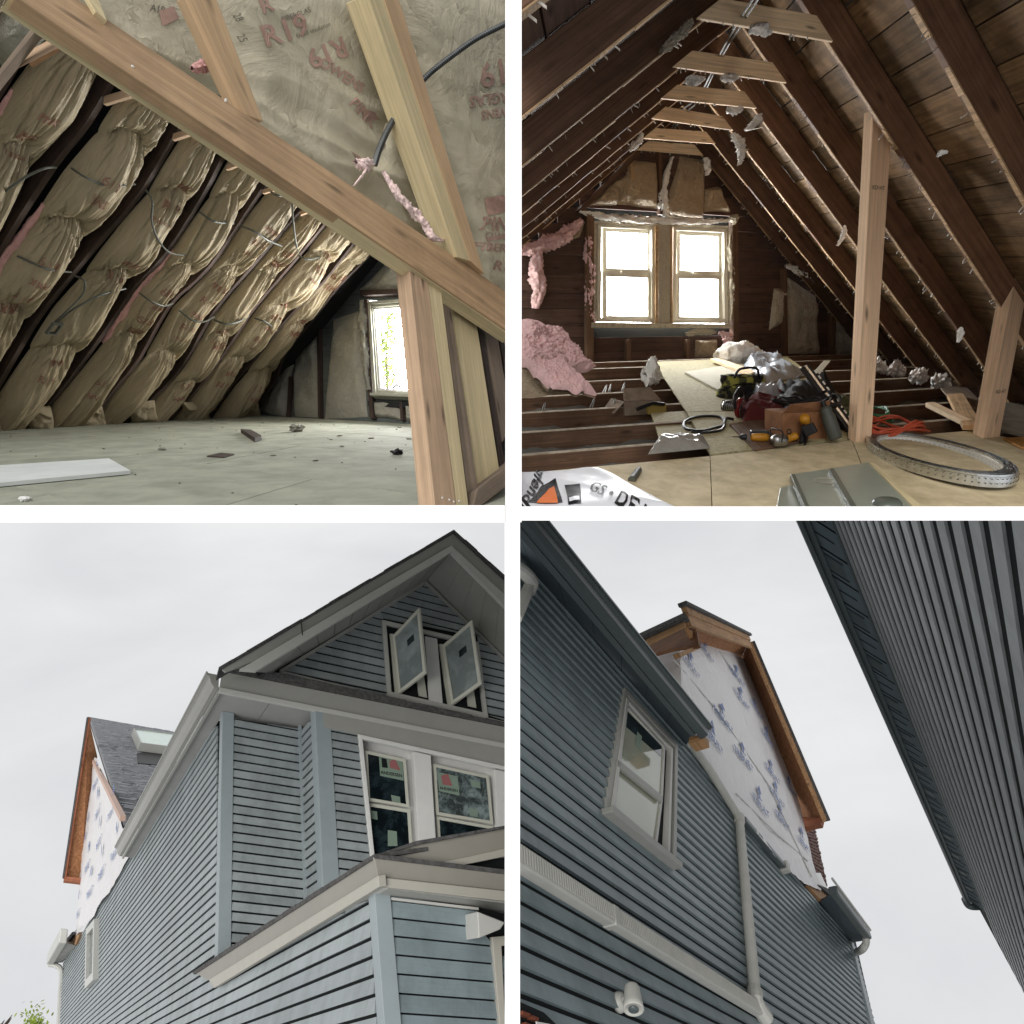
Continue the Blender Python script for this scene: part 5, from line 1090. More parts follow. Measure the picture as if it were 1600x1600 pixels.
# scraps of plaster and wool caught on the framing
def scrap(pts, r, mat, n, lab, sd=1, d=14): tag(tuft(n, pts, r*.75, mat, None, sd, 14, 1.2, d), lab, 'insulation scrap')
def ona(px, py, a): return B.atw(px, py, 0, a)
tx = [t.x-.1 for t in ties]
scrap([ona(x, y, tx[0]) for x, y in ((1172, 45), (1190, 48), (1204, 50))], .036, M_wool, 'wool_scrap', 'pale wool scrap hanging under the nearest collar tie', 2)
scrap([ona(x, y, tx[1]) for x, y in ((1127, 121), (1140, 122), (1154, 121))], .034, M_wool, 'wool_scrap', 'pale wool scrap under the second collar tie', 3)
scrap([ona(x, y, tx[2]) for x, y in ((1136, 172), (1148, 173), (1160, 170))], .04, M_wool, 'wool_scrap', 'pale wool scrap under the third collar tie', 4)
scrap([ona(x, y, tx[2]) for x, y in ((1186, 178), (1180, 192), (1172, 202), (1188, 200))], .055, M_wool, 'wool_scrap', 'grey flap of wool hanging on the right rafter by the third collar tie', 5)
scrap([ona(x, y, tx[3]) for x, y in ((1144, 208), (1154, 222), (1160, 238), (1155, 258))], .06, M_wool, 'wool_scrap', 'long torn wool strip hanging from the right rafter at the fourth collar tie', 6)
scrap([ona(x, y, tx[0]) for x, y in ((1082, 33), (1068, 48), (1052, 64), (1032, 84))], .03, M_kr3, 'kraft_strip', 'pale paper strip hanging along the left rafter at the nearest collar tie', 7)
scrap([ona(x, y, tx[1]) for x, y in ((1080, 118), (1088, 126), (1080, 134))], .06, M_wool, 'wool_scrap', 'white wool lump below the left end of the second collar tie', 8)
scrap([ona(x, y, tx[5]) for x, y in ((1102, 246), (1106, 256), (1105, 274))], .05, M_wool, 'wool_scrap', 'small white wool lump at the right end of the farthest collar tie', 9)
scrap([ona(x, y, tx[4]) for x, y in ((1004, 208), (998, 220), (985, 236))], .045, M_wool, 'wool_scrap', 'thin wool strand at the left end of the farthest collar ties', 10)
scrap([ona(x, y, ties[1].x-.5) for x, y in ((1320, 352), (1318, 368), (1308, 384))], .02, M_wool, 'wool_thread', 'thin white wool thread dangling left of the tall post', 11)
scrap([ona(x, y, 3.6) for x, y in ((1464, 244), (1472, 238), (1480, 238))], .014, M_wool, 'wool_thread', 'small white curl stuck on the right roof slope', 12)
scrap([ona(x, y, 4.6) for x, y in ((1502, 511), (1500, 522), (1496, 535))], .02, M_wool, 'wool_thread', 'white thread hanging near the eave right of the tall post', 13)
# electric wires running along the ridge
wr3 = thing('cable_run', 'thin grey cables running along under the ridge', 'cable', B.w(6, br_, cr_-.2))
for q in ([(1178, -4), (1150, 40), (1122, 90), (1092, 150), (1066, 172), (1050, 200)], [(1186, -4), (1156, 42), (1126, 92), (1096, 152), (1072, 176), (1052, 203)]):
    obj('cable', MB().tube(smooth_path([B.atw(x, y, 0, 4+i*1.3) for i, (x, y) in enumerate(q)], 6), .008, 6), M_bxd, wr3, smooth=True)
# ---- end wall of dark boards with openings
EW = Pl(B.w(aE, 0, hB), B.t, B.v)
def ew(x, y): return EW.uv(x, y)
wl2 = obj('end_wall', MB().slab(EW, [(700, 640), (700, 470), (930, 290), (930, 640)], -.25, -.2), M_dkb, at2)
for q in ([(930, 346), (930, 282), (1050, 185), (1138, 275), (1138, 354)], [(1138, 640), (1138, 275), (1450, 570), (1470, 640)], [(930, 640), (930, 509), (1138, 509), (1138, 640)]): obj('end_wall', MB().slab(EW, q, -.25, -.2), M_dkb, at2)
y = hB_v = min(ew(900, 600)[1], ew(1300, 600)[1]); ytop = ew(1050, 190)[1]
wx0, wx1, wy0, wy1 = ew(927, 505)[0], ew(1141, 505)[0], ew(1030, 508)[1], ew(1030, 350)[1]
lb = lambda v: (ew(815, 386)[0]+(v-ew(815, 386)[1])*(ew(1050, 191)[0]-ew(815, 386)[0])/(ew(1050, 191)[1]-ew(815, 386)[1])); rb_ = lambda v: (ew(1050, 191)[0]+(ew(1050, 191)[1]-v)*(ew(1397, 560)[0]-ew(1050, 191)[0])/(ew(1050, 191)[1]-ew(1397, 560)[1]))
while y < ytop:
    hgt = rnd(.2, .27); y1 = y+hgt-.008; l_, r_ = lb(y1)-.2, rb_(y1)+.2
    segs = [(l_, r_)]
    if y1 > wy0 and y < wy1: segs = [(l_, wx0), (wx1, r_)]
    for (u0, u1) in segs:
        if u1-u0 > .1:
            z = rnd(0, .012); obj('wall_board', MB().slab(EW, [(u0, y), (u1, y), (u1, y1), (u0, y1)], -.03+z, z, raw=True), M_wallb, at2)
    y += hgt
wl2_ = wl2
def stud2(p0, p1, w_, d_, mat, nm='wall_stud', n0=.01): m = MB(); m.beam(EW.pw(*p0, n0+d_/2), EW.pw(*p1, n0+d_/2), B.t*w_, EW.n*d_); return obj(nm, m, mat, at2)
stud2((921, 335), (920, 570), .11, .09, M_joist); stud2((1146, 350), (1148, 560), .11, .09, M_joist); stud2((915, 334), (1150, 345), .05, .09, M_joist, 'window_header')
stud2((981, 531), (981, 566), .07, .08, M_joist); stud2((1073, 530), (1073, 560), .06, .08, M_joist); stud2((1029, 240), (1031, 335), .05, .09, M_raf); stud2((984, 250), (988, 296), .04, .09, M_edge)
stud2((1224, 420), (1226, 558), .06, .1, M_joist); stud2((1299, 480), (1300, 558), .06, .1, M_joist)
stud2((1045, 190), (905, 330), .1, .1, M_raf, 'gable_plate'); stud2((1055, 190), (1180, 320), .1, .1, M_raf, 'gable_plate')
stud2((900, 573), (1030, 566), .1, .1, M_raf, 'sole_plate'); stud2((1190, 558), (1420, 556), .1, .1, M_raf, 'sole_plate')
at_ = at1; 
for k, (q, mt) in enumerate((([(985, 248), (1028, 254), (1028, 328), (958, 320)], M_kr2), ([(962, 282), (988, 268), (962, 322), (918, 322)], M_kr2), ([(1062, 244), (1102, 250), (1099, 342), (1033, 333)], M_kr2), ([(1100, 296), (1122, 292), (1142, 332), (1099, 332)], M_kr2),
  ([(1229, 430), (1274, 462), (1280, 554), (1229, 556)], M_kr3), ([(1305, 500), (1338, 530), (1338, 554), (1304, 556)], M_kr3), ([(1086, 530), (1120, 530), (1121, 558), (1084, 559)], M_kr2), ([(1208, 450), (1226, 450), (1222, 505), (1200, 518)], M_kr3), ([(870, 372), (915, 345), (905, 372), (866, 384)], M_kr2))):
    o = batt(EW, q, -.01, .07, mt, at2, seed=k*4.4+1, puff=.07, nu=22, nv=26)
c_ = ew(1252, 490); 
for s_, (x, y), z_ in (('R-19', (1255, 480), .16), ('PINK', (1250, 500), .12)):
    cc = ew(x, y); lettering(s_, lambda X, Y: EW.w(cc[0]+X, cc[1]+Y, .19), z_, at2, M_redl)
tuft('fibre_edge', [EW.pw(x, y, .08) for x, y in ((1050, 245), (1040, 280), (1034, 310), (1040, 335), (1062, 342))], .055, M_wool, at2, 3, 12, .8, 9)
tuft('fibre_edge', [EW.pw(x, y, .08) for x, y in ((905, 330), (940, 338), (980, 342), (1040, 345), (1100, 346), (1140, 344))], .045, M_wool, at2, 4, 10, .9, 9)
tuft('fibre_edge', [EW.pw(x, y, .06) for x, y in ((922, 350), (919, 390), (923, 430), (920, 470), (926, 505))], .055, M_pk, at2, 5, 10, .9, 8)
tuft('fibre_edge', [EW.pw(x, y, .06) for x, y in ((1142, 360), (1141, 400), (1144, 450), (1142, 500))], .04, M_plaster, at2, 6, 10, .8, 9)
tuft('fibre_edge', [EW.pw(x, y, .1) for x, y in ((1126, 518), (1138, 528), (1132, 540))], .07, M_pk, at2, 7, 12, .8, 8)
tuft('fibre_edge', [EW.pw(x, y, .08) for x, y in ((1072, 522), (1092, 518), (1118, 519))], .05, M_kr3, at2, 8, 12, .5, 8)
tuft('fibre_edge', [EW.pw(x, y, .12) for x, y in ((1228, 415), (1240, 418), (1256, 428), (1268, 440), (1276, 450))], .05, M_wool, at2, 9, 12, .9, 9)
tuft('fibre_edge', [EW.pw(x, y, .12) for x, y in ((842, 392), (838, 420), (842, 450), (836, 482))], .1, M_pk, at2, 12, 14, .5, 6)
tuft('fibre_edge', [EW.pw(x, y, .1) for x, y in ((815, 395), (850, 382), (880, 370), (908, 345))], .09, M_pk, at2, 13, 12, .8, 7)
tuft('fibre_edge', [EW.pw(x, y, .1) for x, y in ((1142, 338), (1148, 340), (1148, 350))], .06, M_plaster, at2, 14, 12, .6, 9)
# twin windows
wn = thing('window', 'pair of almond double-hung windows glowing white in the dark board end wall', 'window', EW.pw(1033, 512))
m = MB(); frame_quad(m, EW, [(928, 345), (1139, 353), (1141, 511), (926, 508)], .045, -.04, .05); obj('rough_frame', m, M_plaster, wn)
obj('mullion', MB().slab(EW, [(1030, 352), (1047, 353), (1048, 507), (1029, 506)], -.05, .06), M_kr3, wn)
for q in ([(1024, 352), (1029.5, 352), (1028.5, 507), (1024.5, 507)], [(1047.5, 353), (1051, 353), (1051, 507), (1048.5, 507)]): obj('mullion_stud', MB().slab(EW, q, -.06, .075), M_edge, wn)
obj('stool', MB().slab(EW, [(925, 504), (1141, 506), (1142, 513), (924, 512)], -.02, .11), M_plaster, wn, bevel=.005)
for (fq, uq, lq_) in (([(934, 348), (1024, 352), (1024, 504), (934, 503)], [(941, 353), (1019, 357), (1019, 429), (942, 427)], [(941, 424), (1019, 426), (1019, 502), (942, 501)]), ([(1052, 353), (1136, 357), (1137, 505), (1051, 505)], [(1057, 359), (1128, 362), (1129, 432), (1057, 430)], [(1056, 427), (1128, 429), (1129, 503), (1056, 502)])):
    m = MB(); frame_quad(m, EW, fq, .06, -.08, .03); obj('frame', m, M_vin, wn, bevel=.004)
    for q, z in ((uq, -.05), (lq_, -.015)):
        m = MB(); ii = frame_quad(m, EW, q, .075, z-.035, z); m2 = obj('sash', m, M_vin, wn, bevel=.004)
        obj('pane', MB().slab(EW, ii, z-.03, z-.024, raw=True), PANE, m2) if 'PANE' in globals() else None
    mm = lerp(lq_[0][0], lq_[1][0], .45); obj('sash_lock', MB().slab(EW, [(mm-4, 423), (mm+3, 423), (mm+4, 426), (mm-5, 426)], -.01, .03), M_vin, wn)
sky2 = backdrop(EW, [(850, 290), (1230, 290), (1230, 560), (850, 560)], -1.0, 'blown-out daylight beyond the twin attic windows', M_glow2)
# ---- joists, floor and path of sheets
fl2 = thing('floor', 'open joist floor of the stripped attic with plywood laid in front', 'floor', B.w(5, 2, hB-.3)); fl2['kind'] = 'structure'
jt = [B.at(*q, 2, hB).x for q in ((930, 703), (930, 669), (930, 639.5), (930, 616), (930, 596), (930, 576.5), (960, 566))]; jt = [jt[0]-.0]+jt[1:]
obj('ceiling_lath', MB().box(B, (-1.5, aE+1.3), (bl_-.5, be_+.6), (hB-.34, hB-.30)), M_lint, fl2)
lf = obj('loose_fill', MB().grid(lambda u, v: (lambda p: p+B.v*(.05*nz(p, 3)+.02*nz(p, 12)))(B.w(jt[0]-2.2+(jt[3]-jt[0]+2.2)*v, bl_+.1+(be_-bl_-.1)*u, hB-.15)), 160, 60), M_lint, fl2, smooth=True); lf['kind'] = 'stuff'
for a in jt+[jt[0]-.62, jt[0]-1.24, jt[0]-1.86]:
    m = MB(); m.box(B, (a, a+.075), (bl_, be_+.3), (hB-.28, hB-.004)); j_ = obj('joist', m, M_joist, fl2, bevel=.004); m = MB(); m.box(B, (a+.003, a+.072), (bl_, be_+.3), (hB-.003, hB)); obj('dusty_edge', m, M_dust, j_)
FP = Pl(B.w(0, 0, hB), B.l, B.t)
def fsheet(nm, q, z0, z1, mat, par=fl2, lab=None): return obj(nm, MB().slab(FP, q, z0, z1), mat, par, bevel=.002, label=lab)
fsheet('plywood_sheet', [(700, 750), (1109, 712.5), (1116, 900), (600, 900)], .0, .018, M_ply)
fsheet('plywood_sheet', [(1110, 712.4), (1331, 687.5), (1412, 900), (1118, 900)], .0, .018, M_ply)
fsheet('plywood_sheet', [(1332, 687.4), (1526, 672), (1640, 700), (1700, 900), (1414, 900)], .0, .0175, M_ply)
fsheet('plywood_sheet', [(1021, 565), (1130, 561), (1240, 641), (1073, 643)], .0, .016, M_osbf); fsheet('plywood_sheet', [(1131, 561), (1230, 557), (1330, 628), (1241, 641)], .0, .016, M_osbf)
fsheet('plywood_sheet', [(1073, 643.6), (1240, 641.6), (1345, 683), (1110, 709)], .001, .02, M_osbf)
fsheet('plywood_sheet', [(1017, 645), (1071, 642), (1104, 700), (1032, 690)], -.04, -.02, M_osbf)
# ---- posts
def post(p, nm, lab):
    a = B.at(*p['base'], 2, hB).x; pl = Pl(B.w(a, 0, hB), B.t, B.v); t = thing(nm, lab, 'post', pl.pw(*p['base']))
    L0_, L1_, R0_, R1_, S0_, S1_ = p['l0'], p['l1'], p['r0'], p['r1'], p['s0'], p['s1']
    A_, B_, C_, D_ = pl.pw(*L0_), pl.pw(*R0_), pl.pw(*R1_), pl.pw(*L1_); bk = lambda q: q+B.l*.16
    S0, S1 = pl.pw(*S0_)+B.l*.12, pl.pw(*S1_)+B.l*.12
    m = MB(); m.hexa([D_, C_, C_+B.l*.14, S1], [A_, B_, B_+B.l*.14, S0]); obj('timber', m, M_post, t, bevel=.004); return t, pl
t1_, pp1 = post(dict(base=(1345, 693), l0=(1365, 172), r0=(1393, 208), l1=(1337, 696), r1=(1361, 693), s0=(1359, 172), s1=(1332, 690)), 'wooden_post', 'tall pale fir post in the middle, from the floor up to a dark rafter')
t2_, pp2 = post(dict(base=(1545, 687), l0=(1587, 429), r0=(1609, 431), l1=(1536, 686), r1=(1561, 687.5), s0=(1577, 427), s1=(1530, 682)), 'wooden_post', 'shorter leaning pale fir post at the right edge')
for t_, pl_, (x, y), tx_ in ((t1_, pp1, (1372, 294), 'KD HT'), (t2_, pp2, (1563, 612), 'KD HT')):
    c = pl_.uv(x, y); lettering(tx_, lambda X, Y: pl_.w(c[0]+X, c[1]+Y, .006), .045, t_, M_grp)
# ---- loose things
def place(px, py, z=0): return B.atw(px, py, 2, hB+z)
X_ = V((1, 0, 0)); Z_ = B.v.normalized(); Y_ = Z_.cross(X_).normalized()
class LF:
    """object's own frame standing on the floor; s its size"""
    def __init__(s, o, yaw=0, pitch=0, sc=1, roll=0):
        c, d = math.cos(yaw), math.sin(yaw); s.x = X_*c+Y_*d; s.y = -X_*d+Y_*c; s.z = Z_
        if pitch: cp, sp = math.cos(pitch), math.sin(pitch); s.x, s.z = s.x*cp+s.z*sp, -s.x*sp+s.z*cp
        if roll: cp, sp = math.cos(roll), math.sin(roll); s.y, s.z = s.y*cp+s.z*sp, -s.y*sp+s.z*cp
        s.o = V(o); s.k = sc
    def w(s, a, b, c): return s.o+(s.x*a+s.y*b+s.z*c)*s.k
def bx(m, f, x, y, z): return m.box(f, x, y, z)
# big pink batts lying over the joists on the left
def rollbatt(nm, lab, q, th, seed):
    t = thing(nm, lab, 'insulation batt', P(*q[3]))
    c = [P(*x) for x in q]; nn = (c[1]-c[0]).cross(c[3]-c[0]).normalized()
    if nn.dot(c[0]) > 0: nn = -nn
    def f(u, v, k=1):
        p = c[0]*(1-u)*(1-v)+c[1]*u*(1-v)+c[2]*u*v+c[3]*(1-u)*v; e = min(u, 1-u, v, 1-v); kk = min(1, e*8)**.5
        return p+nn*(th*kk*k*(1+.6*nz(p, 4, seed)+.45*nz(p, 11, seed)+.3*nz(p, 26, seed)+.25*nz(p, 60, seed)))+X_*.06*nz(p, 7, seed)*(1-kk)+Z_*.07*nz(p, 9, seed+4)*(1-kk)
    obj('fibre_body', MB().grid(lambda u, v: f(u, v), 170, 130), M_pk, t, smooth=True)
    obj('kraft_facing', MB().grid(lambda u, v: f(u, v, -.25)-nn*.02, 20, 14), M_kr2, t, smooth=True); return t
rollbatt('insulation_batt', 'large torn pink insulation batt slumped over the joists at the left', [(812, 500, 6.8), (868, 516, 7.2), (931, 578, 7.0), (812, 575, 6.4)], .08, 3)
rollbatt('insulation_batt', 'smaller torn pink batt folded below the large pink batt at the left', [(812, 566, 6.2), (876, 563, 6.3), (931, 614, 6.1), (868, 612, 5.9)], .06, 9)
t = thing('insulation_batt', 'brown kraft backing of a batt lying under the pink batts at the left edge', 'insulation batt', P(840, 618, 6.3)); obj('kraft_facing', MB().grid(lambda u, v: (lambda p: p+Z_*.03*nz(p, 6, 3))(P(810, 572, 6.35)*(1-u)*(1-v)+P(880, 580, 6.3)*u*(1-v)+P(902, 616, 6.1)*u*v+P(810, 622, 6.1)*(1-u)*v), 16, 12), M_kr2, t, smooth=True)
tag(tuft('wool_tuft', [place(1006, 588, .1), place(1016, 580, .18), place(1030, 590, .08)], .13, M_wool, None, 4, 14, .6, 7), 'white wool tuft at the left edge of the far floor sheet', 'insulation scrap')
for k, (x, y) in enumerate(((1372, 575), (1400, 578), (1434, 588), (1470, 598))): tag(tuft('wool_tuft', [place(x-12, y+2, .05), place(x, y-3, .08), place(x+14, y+4, .04)], .085, M_wool, None, 6+k, 16, 1.1, 10), ('leftmost pale wool tuft', 'second pale wool tuft', 'third pale wool tuft', 'rightmost pale wool tuft')[k]+' tucked into the right eave', 'insulation scrap', 'wool tufts in the right eave')
# cardboard box with yellow things, between joists
bo = place(1004, 636); f = LF(bo+Z_*-.08, .35, 0, .72); t = thing('cardboard_box', 'open torn cardboard box with yellow packaging between the joists', 'box', bo)
M_card = bumpy('dull_cardboard', C(150, 134, 116), C(128, 112, 96), 8, .9); M_yel = paint('yellow_plastic', C(170, 146, 76), .5, .15); M_card2 = bumpy('brown_cardboard', C(158, 112, 78), C(130, 90, 62), 8, .9)
for q in ([(-.3, 0, 0), (.3, 0, 0), (.3, 0, .2), (-.3, 0, .2)], [(-.3, 0, .2), (.3, 0, .2), (.26, .22, .36), (-.2, .2, .36)], [(.3, 0, 0), (.34, .4, 0), (.34, .4, .26), (.3, 0, .2)], [(-.3, 0, 0), (-.3, .4, 0), (-.3, .4, .2), (-.3, 0, .2)], [(-.3, 0, .2), (-.5, -.05, .05), (-.5, .3, .05), (-.3, .4, .2)]):
    w_ = [f.w(*p) for p in q]; n_ = (w_[1]-w_[0]).cross(w_[2]-w_[0]).normalized()*.008; obj('cardboard_panel', MB().hexa(w_, [p+n_ for p in w_]), M_card, t)
m = MB(); m.box(f, (.05, .36), (-.08, .1), (.0, .16)); obj('yellow_packet', m, M_yel, t, bevel=.02); m = MB(); m.tube([f.w(-.15, -.1, .1), f.w(.1, -.12, .18), f.w(.3, -.1, .15)], .02, 8); obj('strap', m, M_black, t)
# small loops of wire rising between the joists
for k, (x, y, r) in enumerate(((938, 606, .15), (948, 604, .1), (968, 602, .12), (918, 628, .14), (953, 628, .1), (843, 634, .12))):
    c = place(x, y, .02); tag(obj('wire_loop', MB().tube([c+X_*r*math.sin(a*.35)*.5+Z_*(-.16+.2*math.sin(a*.31))-Y_*.06 for a in range(11)], .006, 5), M_bx), ('thin wire loop nearest the pink batt, left of the torn box', 'small thin wire loop right beside the one nearest the pink batt', 'thin wire loop just left of the white wool tuft', 'thin wire loop on the joist directly below the pink batt', 'thin wire loop touching the left side of the torn cardboard box', 'thin wire loop farthest left, under the brown kraft backing')[k], 'wire', 'wire loops between the joists')
# far end: roll, planks, boards
def slabthing(nm, lab, cat, q, z0, z1, mat, bev=.003): return tag(obj(nm, MB().slab(FP, q, z0, z1), mat, bevel=bev), lab, cat)
slabthing('drywall_scrap', 'pale drywall piece lying on the far floor sheet', 'board', [(1070, 581), (1160, 566), (1196, 590), (1123, 609)], .02, .045, paint('pale_board', C(206, 200, 178), .8, .12))
slabthing('plank', 'narrow yellow pine plank lying across the far floor', 'plank', [(1110, 560), (1124, 559), (1182, 580), (1170, 584)], .05, .085, M_tie)
o = tuft('insulation_roll', [place(1118, 557, .1), place(1140, 553, .16), place(1165, 553, .16), place(1190, 557, .1)], .16, M_wool, None, 3, 16, .35, 5); tag(o, 'white insulation roll lying under the right window', 'insulation roll')
M_plas = paint('white_plastic_sheet', C(190, 196, 204), .25, .1, .3, 14)
def blanket(nm, lab, cat, cs, amp, mat, seed, nu=36, nv=26, par=None, h0=.03):
    c = [place(*x) for x in cs]
    def f(u, v):
        p = c[0]*(1-u)*(1-v)+c[1]*u*(1-v)+c[2]*u*v+c[3]*(1-u)*v; e = min(1, min(u, 1-u, v, 1-v)*6)
        return p+Z_*(h0+amp*e*(.5+.7*nz(p, 2.2, seed)+.5*(1-abs(nz(p, 5, seed+2))*2.2)+.2*nz(p, 14, seed)))
    o = obj(nm, MB().grid(f, nu, nv), mat, par, smooth=True); return tag(o, lab, cat) if par is None else o
blanket('plastic_sheet', 'crumpled white plastic sheet on the far floor behind the tools', 'plastic sheet', [(1160, 575), (1215, 562), (1262, 590), (1180, 606)], .16, M_plas, 4)
blanket('plastic_sheet', 'crumpled clear grey plastic lying on the joists beside the front floor sheet', 'plastic sheet', [(1028, 692), (1098, 684), (1110, 706), (1012, 716)], .08, paint('grey_clear_plastic', C(150, 146, 138), .25, .2, .3, 14), 8)
# tool bag, camouflage yellow-green and black
o_ = place(1160, 622); f = LF(o_, .12, 0, 1.0); t = thing('tool_bag', 'yellow-green and black patterned tool bag lying open on the floor sheets', 'bag', o_)
t_ = MT('camo_fabric'); nn_ = t_.noise(t_.coord('Object'), 9, 3, .5); t_.color(t_.ramp(nn_, [(.42, C(36, 36, 32)), (.5, C(92, 92, 60)), (.58, C(172, 172, 84))], 'CONSTANT')); M_camo = t_.fin(.9)
def bag(u, v):
    a = u*6.283; r = 1+.18*nz((math.cos(a)*2, math.sin(a)*2, v*3), 1, 4); h_ = v
    k = (1-.25*v) if v < .8 else (.8-(v-.8)*1.5)
    return f.w(math.cos(a)*.30*r*k, math.sin(a)*.17*r*k, .26*min(v/.8, 1)+.03*nz((a, v*4, 1), 1.4, 6))
obj('fabric_body', MB().grid(bag, 30, 14), M_camo, t, smooth=True)
obj('handle', MB().tube(smooth_path([f.w(-.15, -.12, .24), f.w(-.1, -.16, .34), f.w(.08, -.17, .35), f.w(.14, -.12, .24)], 6), .014, 8), M_black, t, smooth=True)
obj('zip_edge', MB().tube(smooth_path([f.w(-.28, -.05, .1), f.w(-.1, -.18, .18), f.w(.14, -.17, .16), f.w(.3, -.02, .08)], 6), .01, 6), M_black, t, smooth=True)
for k in range(4): obj('pocket', MB().box(LF(f.w(-.2+k*.13, -.19+.02*abs(k-1.5), .03), .0), (0, .1), (0, .03), (0, .13)), M_black if k % 2 else M_camo, t, bevel=.01)
# circular saw
M_alu = metal('cast_aluminium', C(170, 170, 168), .35); M_redt = paint('tool_red', C(120, 26, 30), .35, .1); M_blk = paint('tool_black', C(26, 26, 28), .45, .2); M_dwy = paint('tool_yellow', C(186, 128, 32), .4, .12); M_steel = metal('galvanised_steel', C(222, 226, 228), .28)
o_ = place(1165, 656); f = LF(o_, .9, .25, 1.35); t = thing('circular_saw', 'circular saw with silver motor and dark red guard in front of the tool bag', 'power tool', o_)
obj('base_plate', MB().box(f, (-.16, .16), (-.08, .08), (0, .008)), M_alu, t, bevel=.003)
obj('blade_guard', MB().lathe(f.w(0, .02, .09), f.y, [(0, 0), (.09, .0), (.098, .01), (.098, .035), (.08, .045), (0, .046)], 24), M_redt, t, smooth=True)
obj('blade', MB().lathe(f.w(0, .01, .085), f.y, [(0, 0), (.088, 0), (.088, .003), (0, .003)], 28), M_steel, t)
obj('motor', MB().lathe(f.w(0, .06, .1), f.y, [(0, 0), (.045, 0), (.05, .02), (.05, .1), (.04, .13), (.02, .135), (0, .135)], 18), M_alu, t, smooth=True)
for k in range(6): obj('motor_fin', MB().lathe(f.w(0, .075+k*.016, .1), f.y, [(.05, 0), (.055, .001), (.055, .006), (.05, .007)], 18), M_blk, t)
obj('handle', MB().tube(smooth_path([f.w(-.1, .03, .12), f.w(-.08, .03, .2), f.w(.02, .03, .23), f.w(.1, .03, .18), f.w(.12, .03, .1)], 6), .017, 10), M_blk, t, smooth=True)
obj('front_knob', MB().lathe(f.w(.12, .03, .1), f.z, [(0, .06), (.02, .055), (.024, .03), (.014, 0)], 12), M_blk, t, smooth=True)
cbl = [place(x, y, z) for x, y, z in ((1146, 655, .05), (1135, 654, .06), (1130, 664, .03), (1118, 668, .03), (1095, 673, .03), (1072, 670, .03), (1069, 660, .03), (1085, 652, .03), (1110, 650, .03), (1128, 653, .03), (1132, 662, .03), (1126, 672, .03), (1100, 676, .03), (1080, 674, .04))]
o = tag(obj('power_cord', MB().tube(smooth_path(cbl, 8), .014, 8), M_blk, smooth=True), 'black power cord looped on the floor left of the circular saw', 'cord')
o = obj('plug', MB().box(LF(place(1134, 642, .0), .5), (-.05, .05), (-.025, .025), (0, .045)), M_blk, bevel=.012); tag(o, 'black plug lying beside the looped black cord', 'plug')
# drill at the front edge
def drill(o_, yaw, lab, sc, body=M_dwy, roll=0.0, pitch=0):
    f = LF(o_, yaw, pitch, sc, roll); t = thing('cordless_drill', lab, 'power tool', o_)
    obj('motor_housing', MB().lathe(f.w(-.02, 0, .04), f.x, [(0, 0), (.026, 0), (.034, .02), (.036, .08), (.033, .13), (.026, .145)], 16), body, t, smooth=True)
    obj('chuck', MB().lathe(f.w(.12, 0, .04), f.x, [(.026, 0), (.026, .035), (.014, .055), (.006, .06), (.004, .12), (0, .122)], 14), M_blk, t, smooth=True)
    obj('grip', MB().beam(f.w(.03, 0, .03), f.w(.01, -.12*math.cos(0), .02), f.x*.04*sc, f.z*.035*sc), M_blk, t, bevel=.008); obj('battery', MB().box(f, (-.05, .07), (-.19, -.12), (-.01, .06)), M_blk, t, bevel=.01); obj('trigger', MB().box(f, (.05, .065), (-.07, -.03), (.02, .04)), M_redt, t, bevel=.003); return t
drill(place(1196, 693, .02), 3.0, 'yellow and black cordless drill pointing left at the edge of the front floor sheet', 1.3)
# red and black tools heap
heap = [(1214, 628, 'red', 'dark red and black grinder on top of the tool heap', 2.2, 1.2), (1240, 640, 'red', 'red and black tool half hidden behind the cardboard box', .6, 1.3), (1200, 640, 'blk', 'black tool body between the saw and the red tools', 1.2, 1.2)]
for (x, y, c, lab, yaw, sc) in heap: 
    o_ = place(x, y, .02); f = LF(o_, yaw, .2, sc*1.1); t = thing('angle_grinder', lab, 'power tool', o_); mt = M_redt if c == 'red' else M_blk
    obj('body', MB().lathe(f.w(-.15, 0, .08), f.x, [(0, 0), (.03, 0), (.036, .03), (.032, .1), (.042, .18), (.045, .22), (.03, .24), (0, .24)], 14), mt, t, smooth=True)
    obj('disc_guard', MB().lathe(f.w(.12, 0, .03), f.z, [(0, .05), (.03, .05), (.06, .03), (.062, 0), (.05, 0)], 16), M_blk, t, smooth=True); obj('side_handle', MB().tube([f.w(.08, .03, .08), f.w(.08, .14, .1)], .016, 8), M_blk, t, smooth=True)
# cardboard box with lettering
o_ = place(1256, 690); f = LF(o_, .22, 0, .95); t = thing('cardboard_box', 'plain brown cardboard box printed BO behind the yellow tools', 'box', o_)
obj('box_body', MB().box(f, (-.22, .24), (0, .3), (0, .27)), M_card2, t, bevel=.004); w_ = [f.w(-.22, 0, .27), f.w(.24, 0, .27), f.w(.22, -.06, .38), f.w(-.2, -.08, .36)]; obj('flap', MB().hexa(w_, [p+f.y*.008 for p in w_]), M_card2, t)
lettering('BO', lambda X, Y: f.w(-.155-Y*.8, -.004, .08+X*.8), .09, t, M_blk, bold=True)
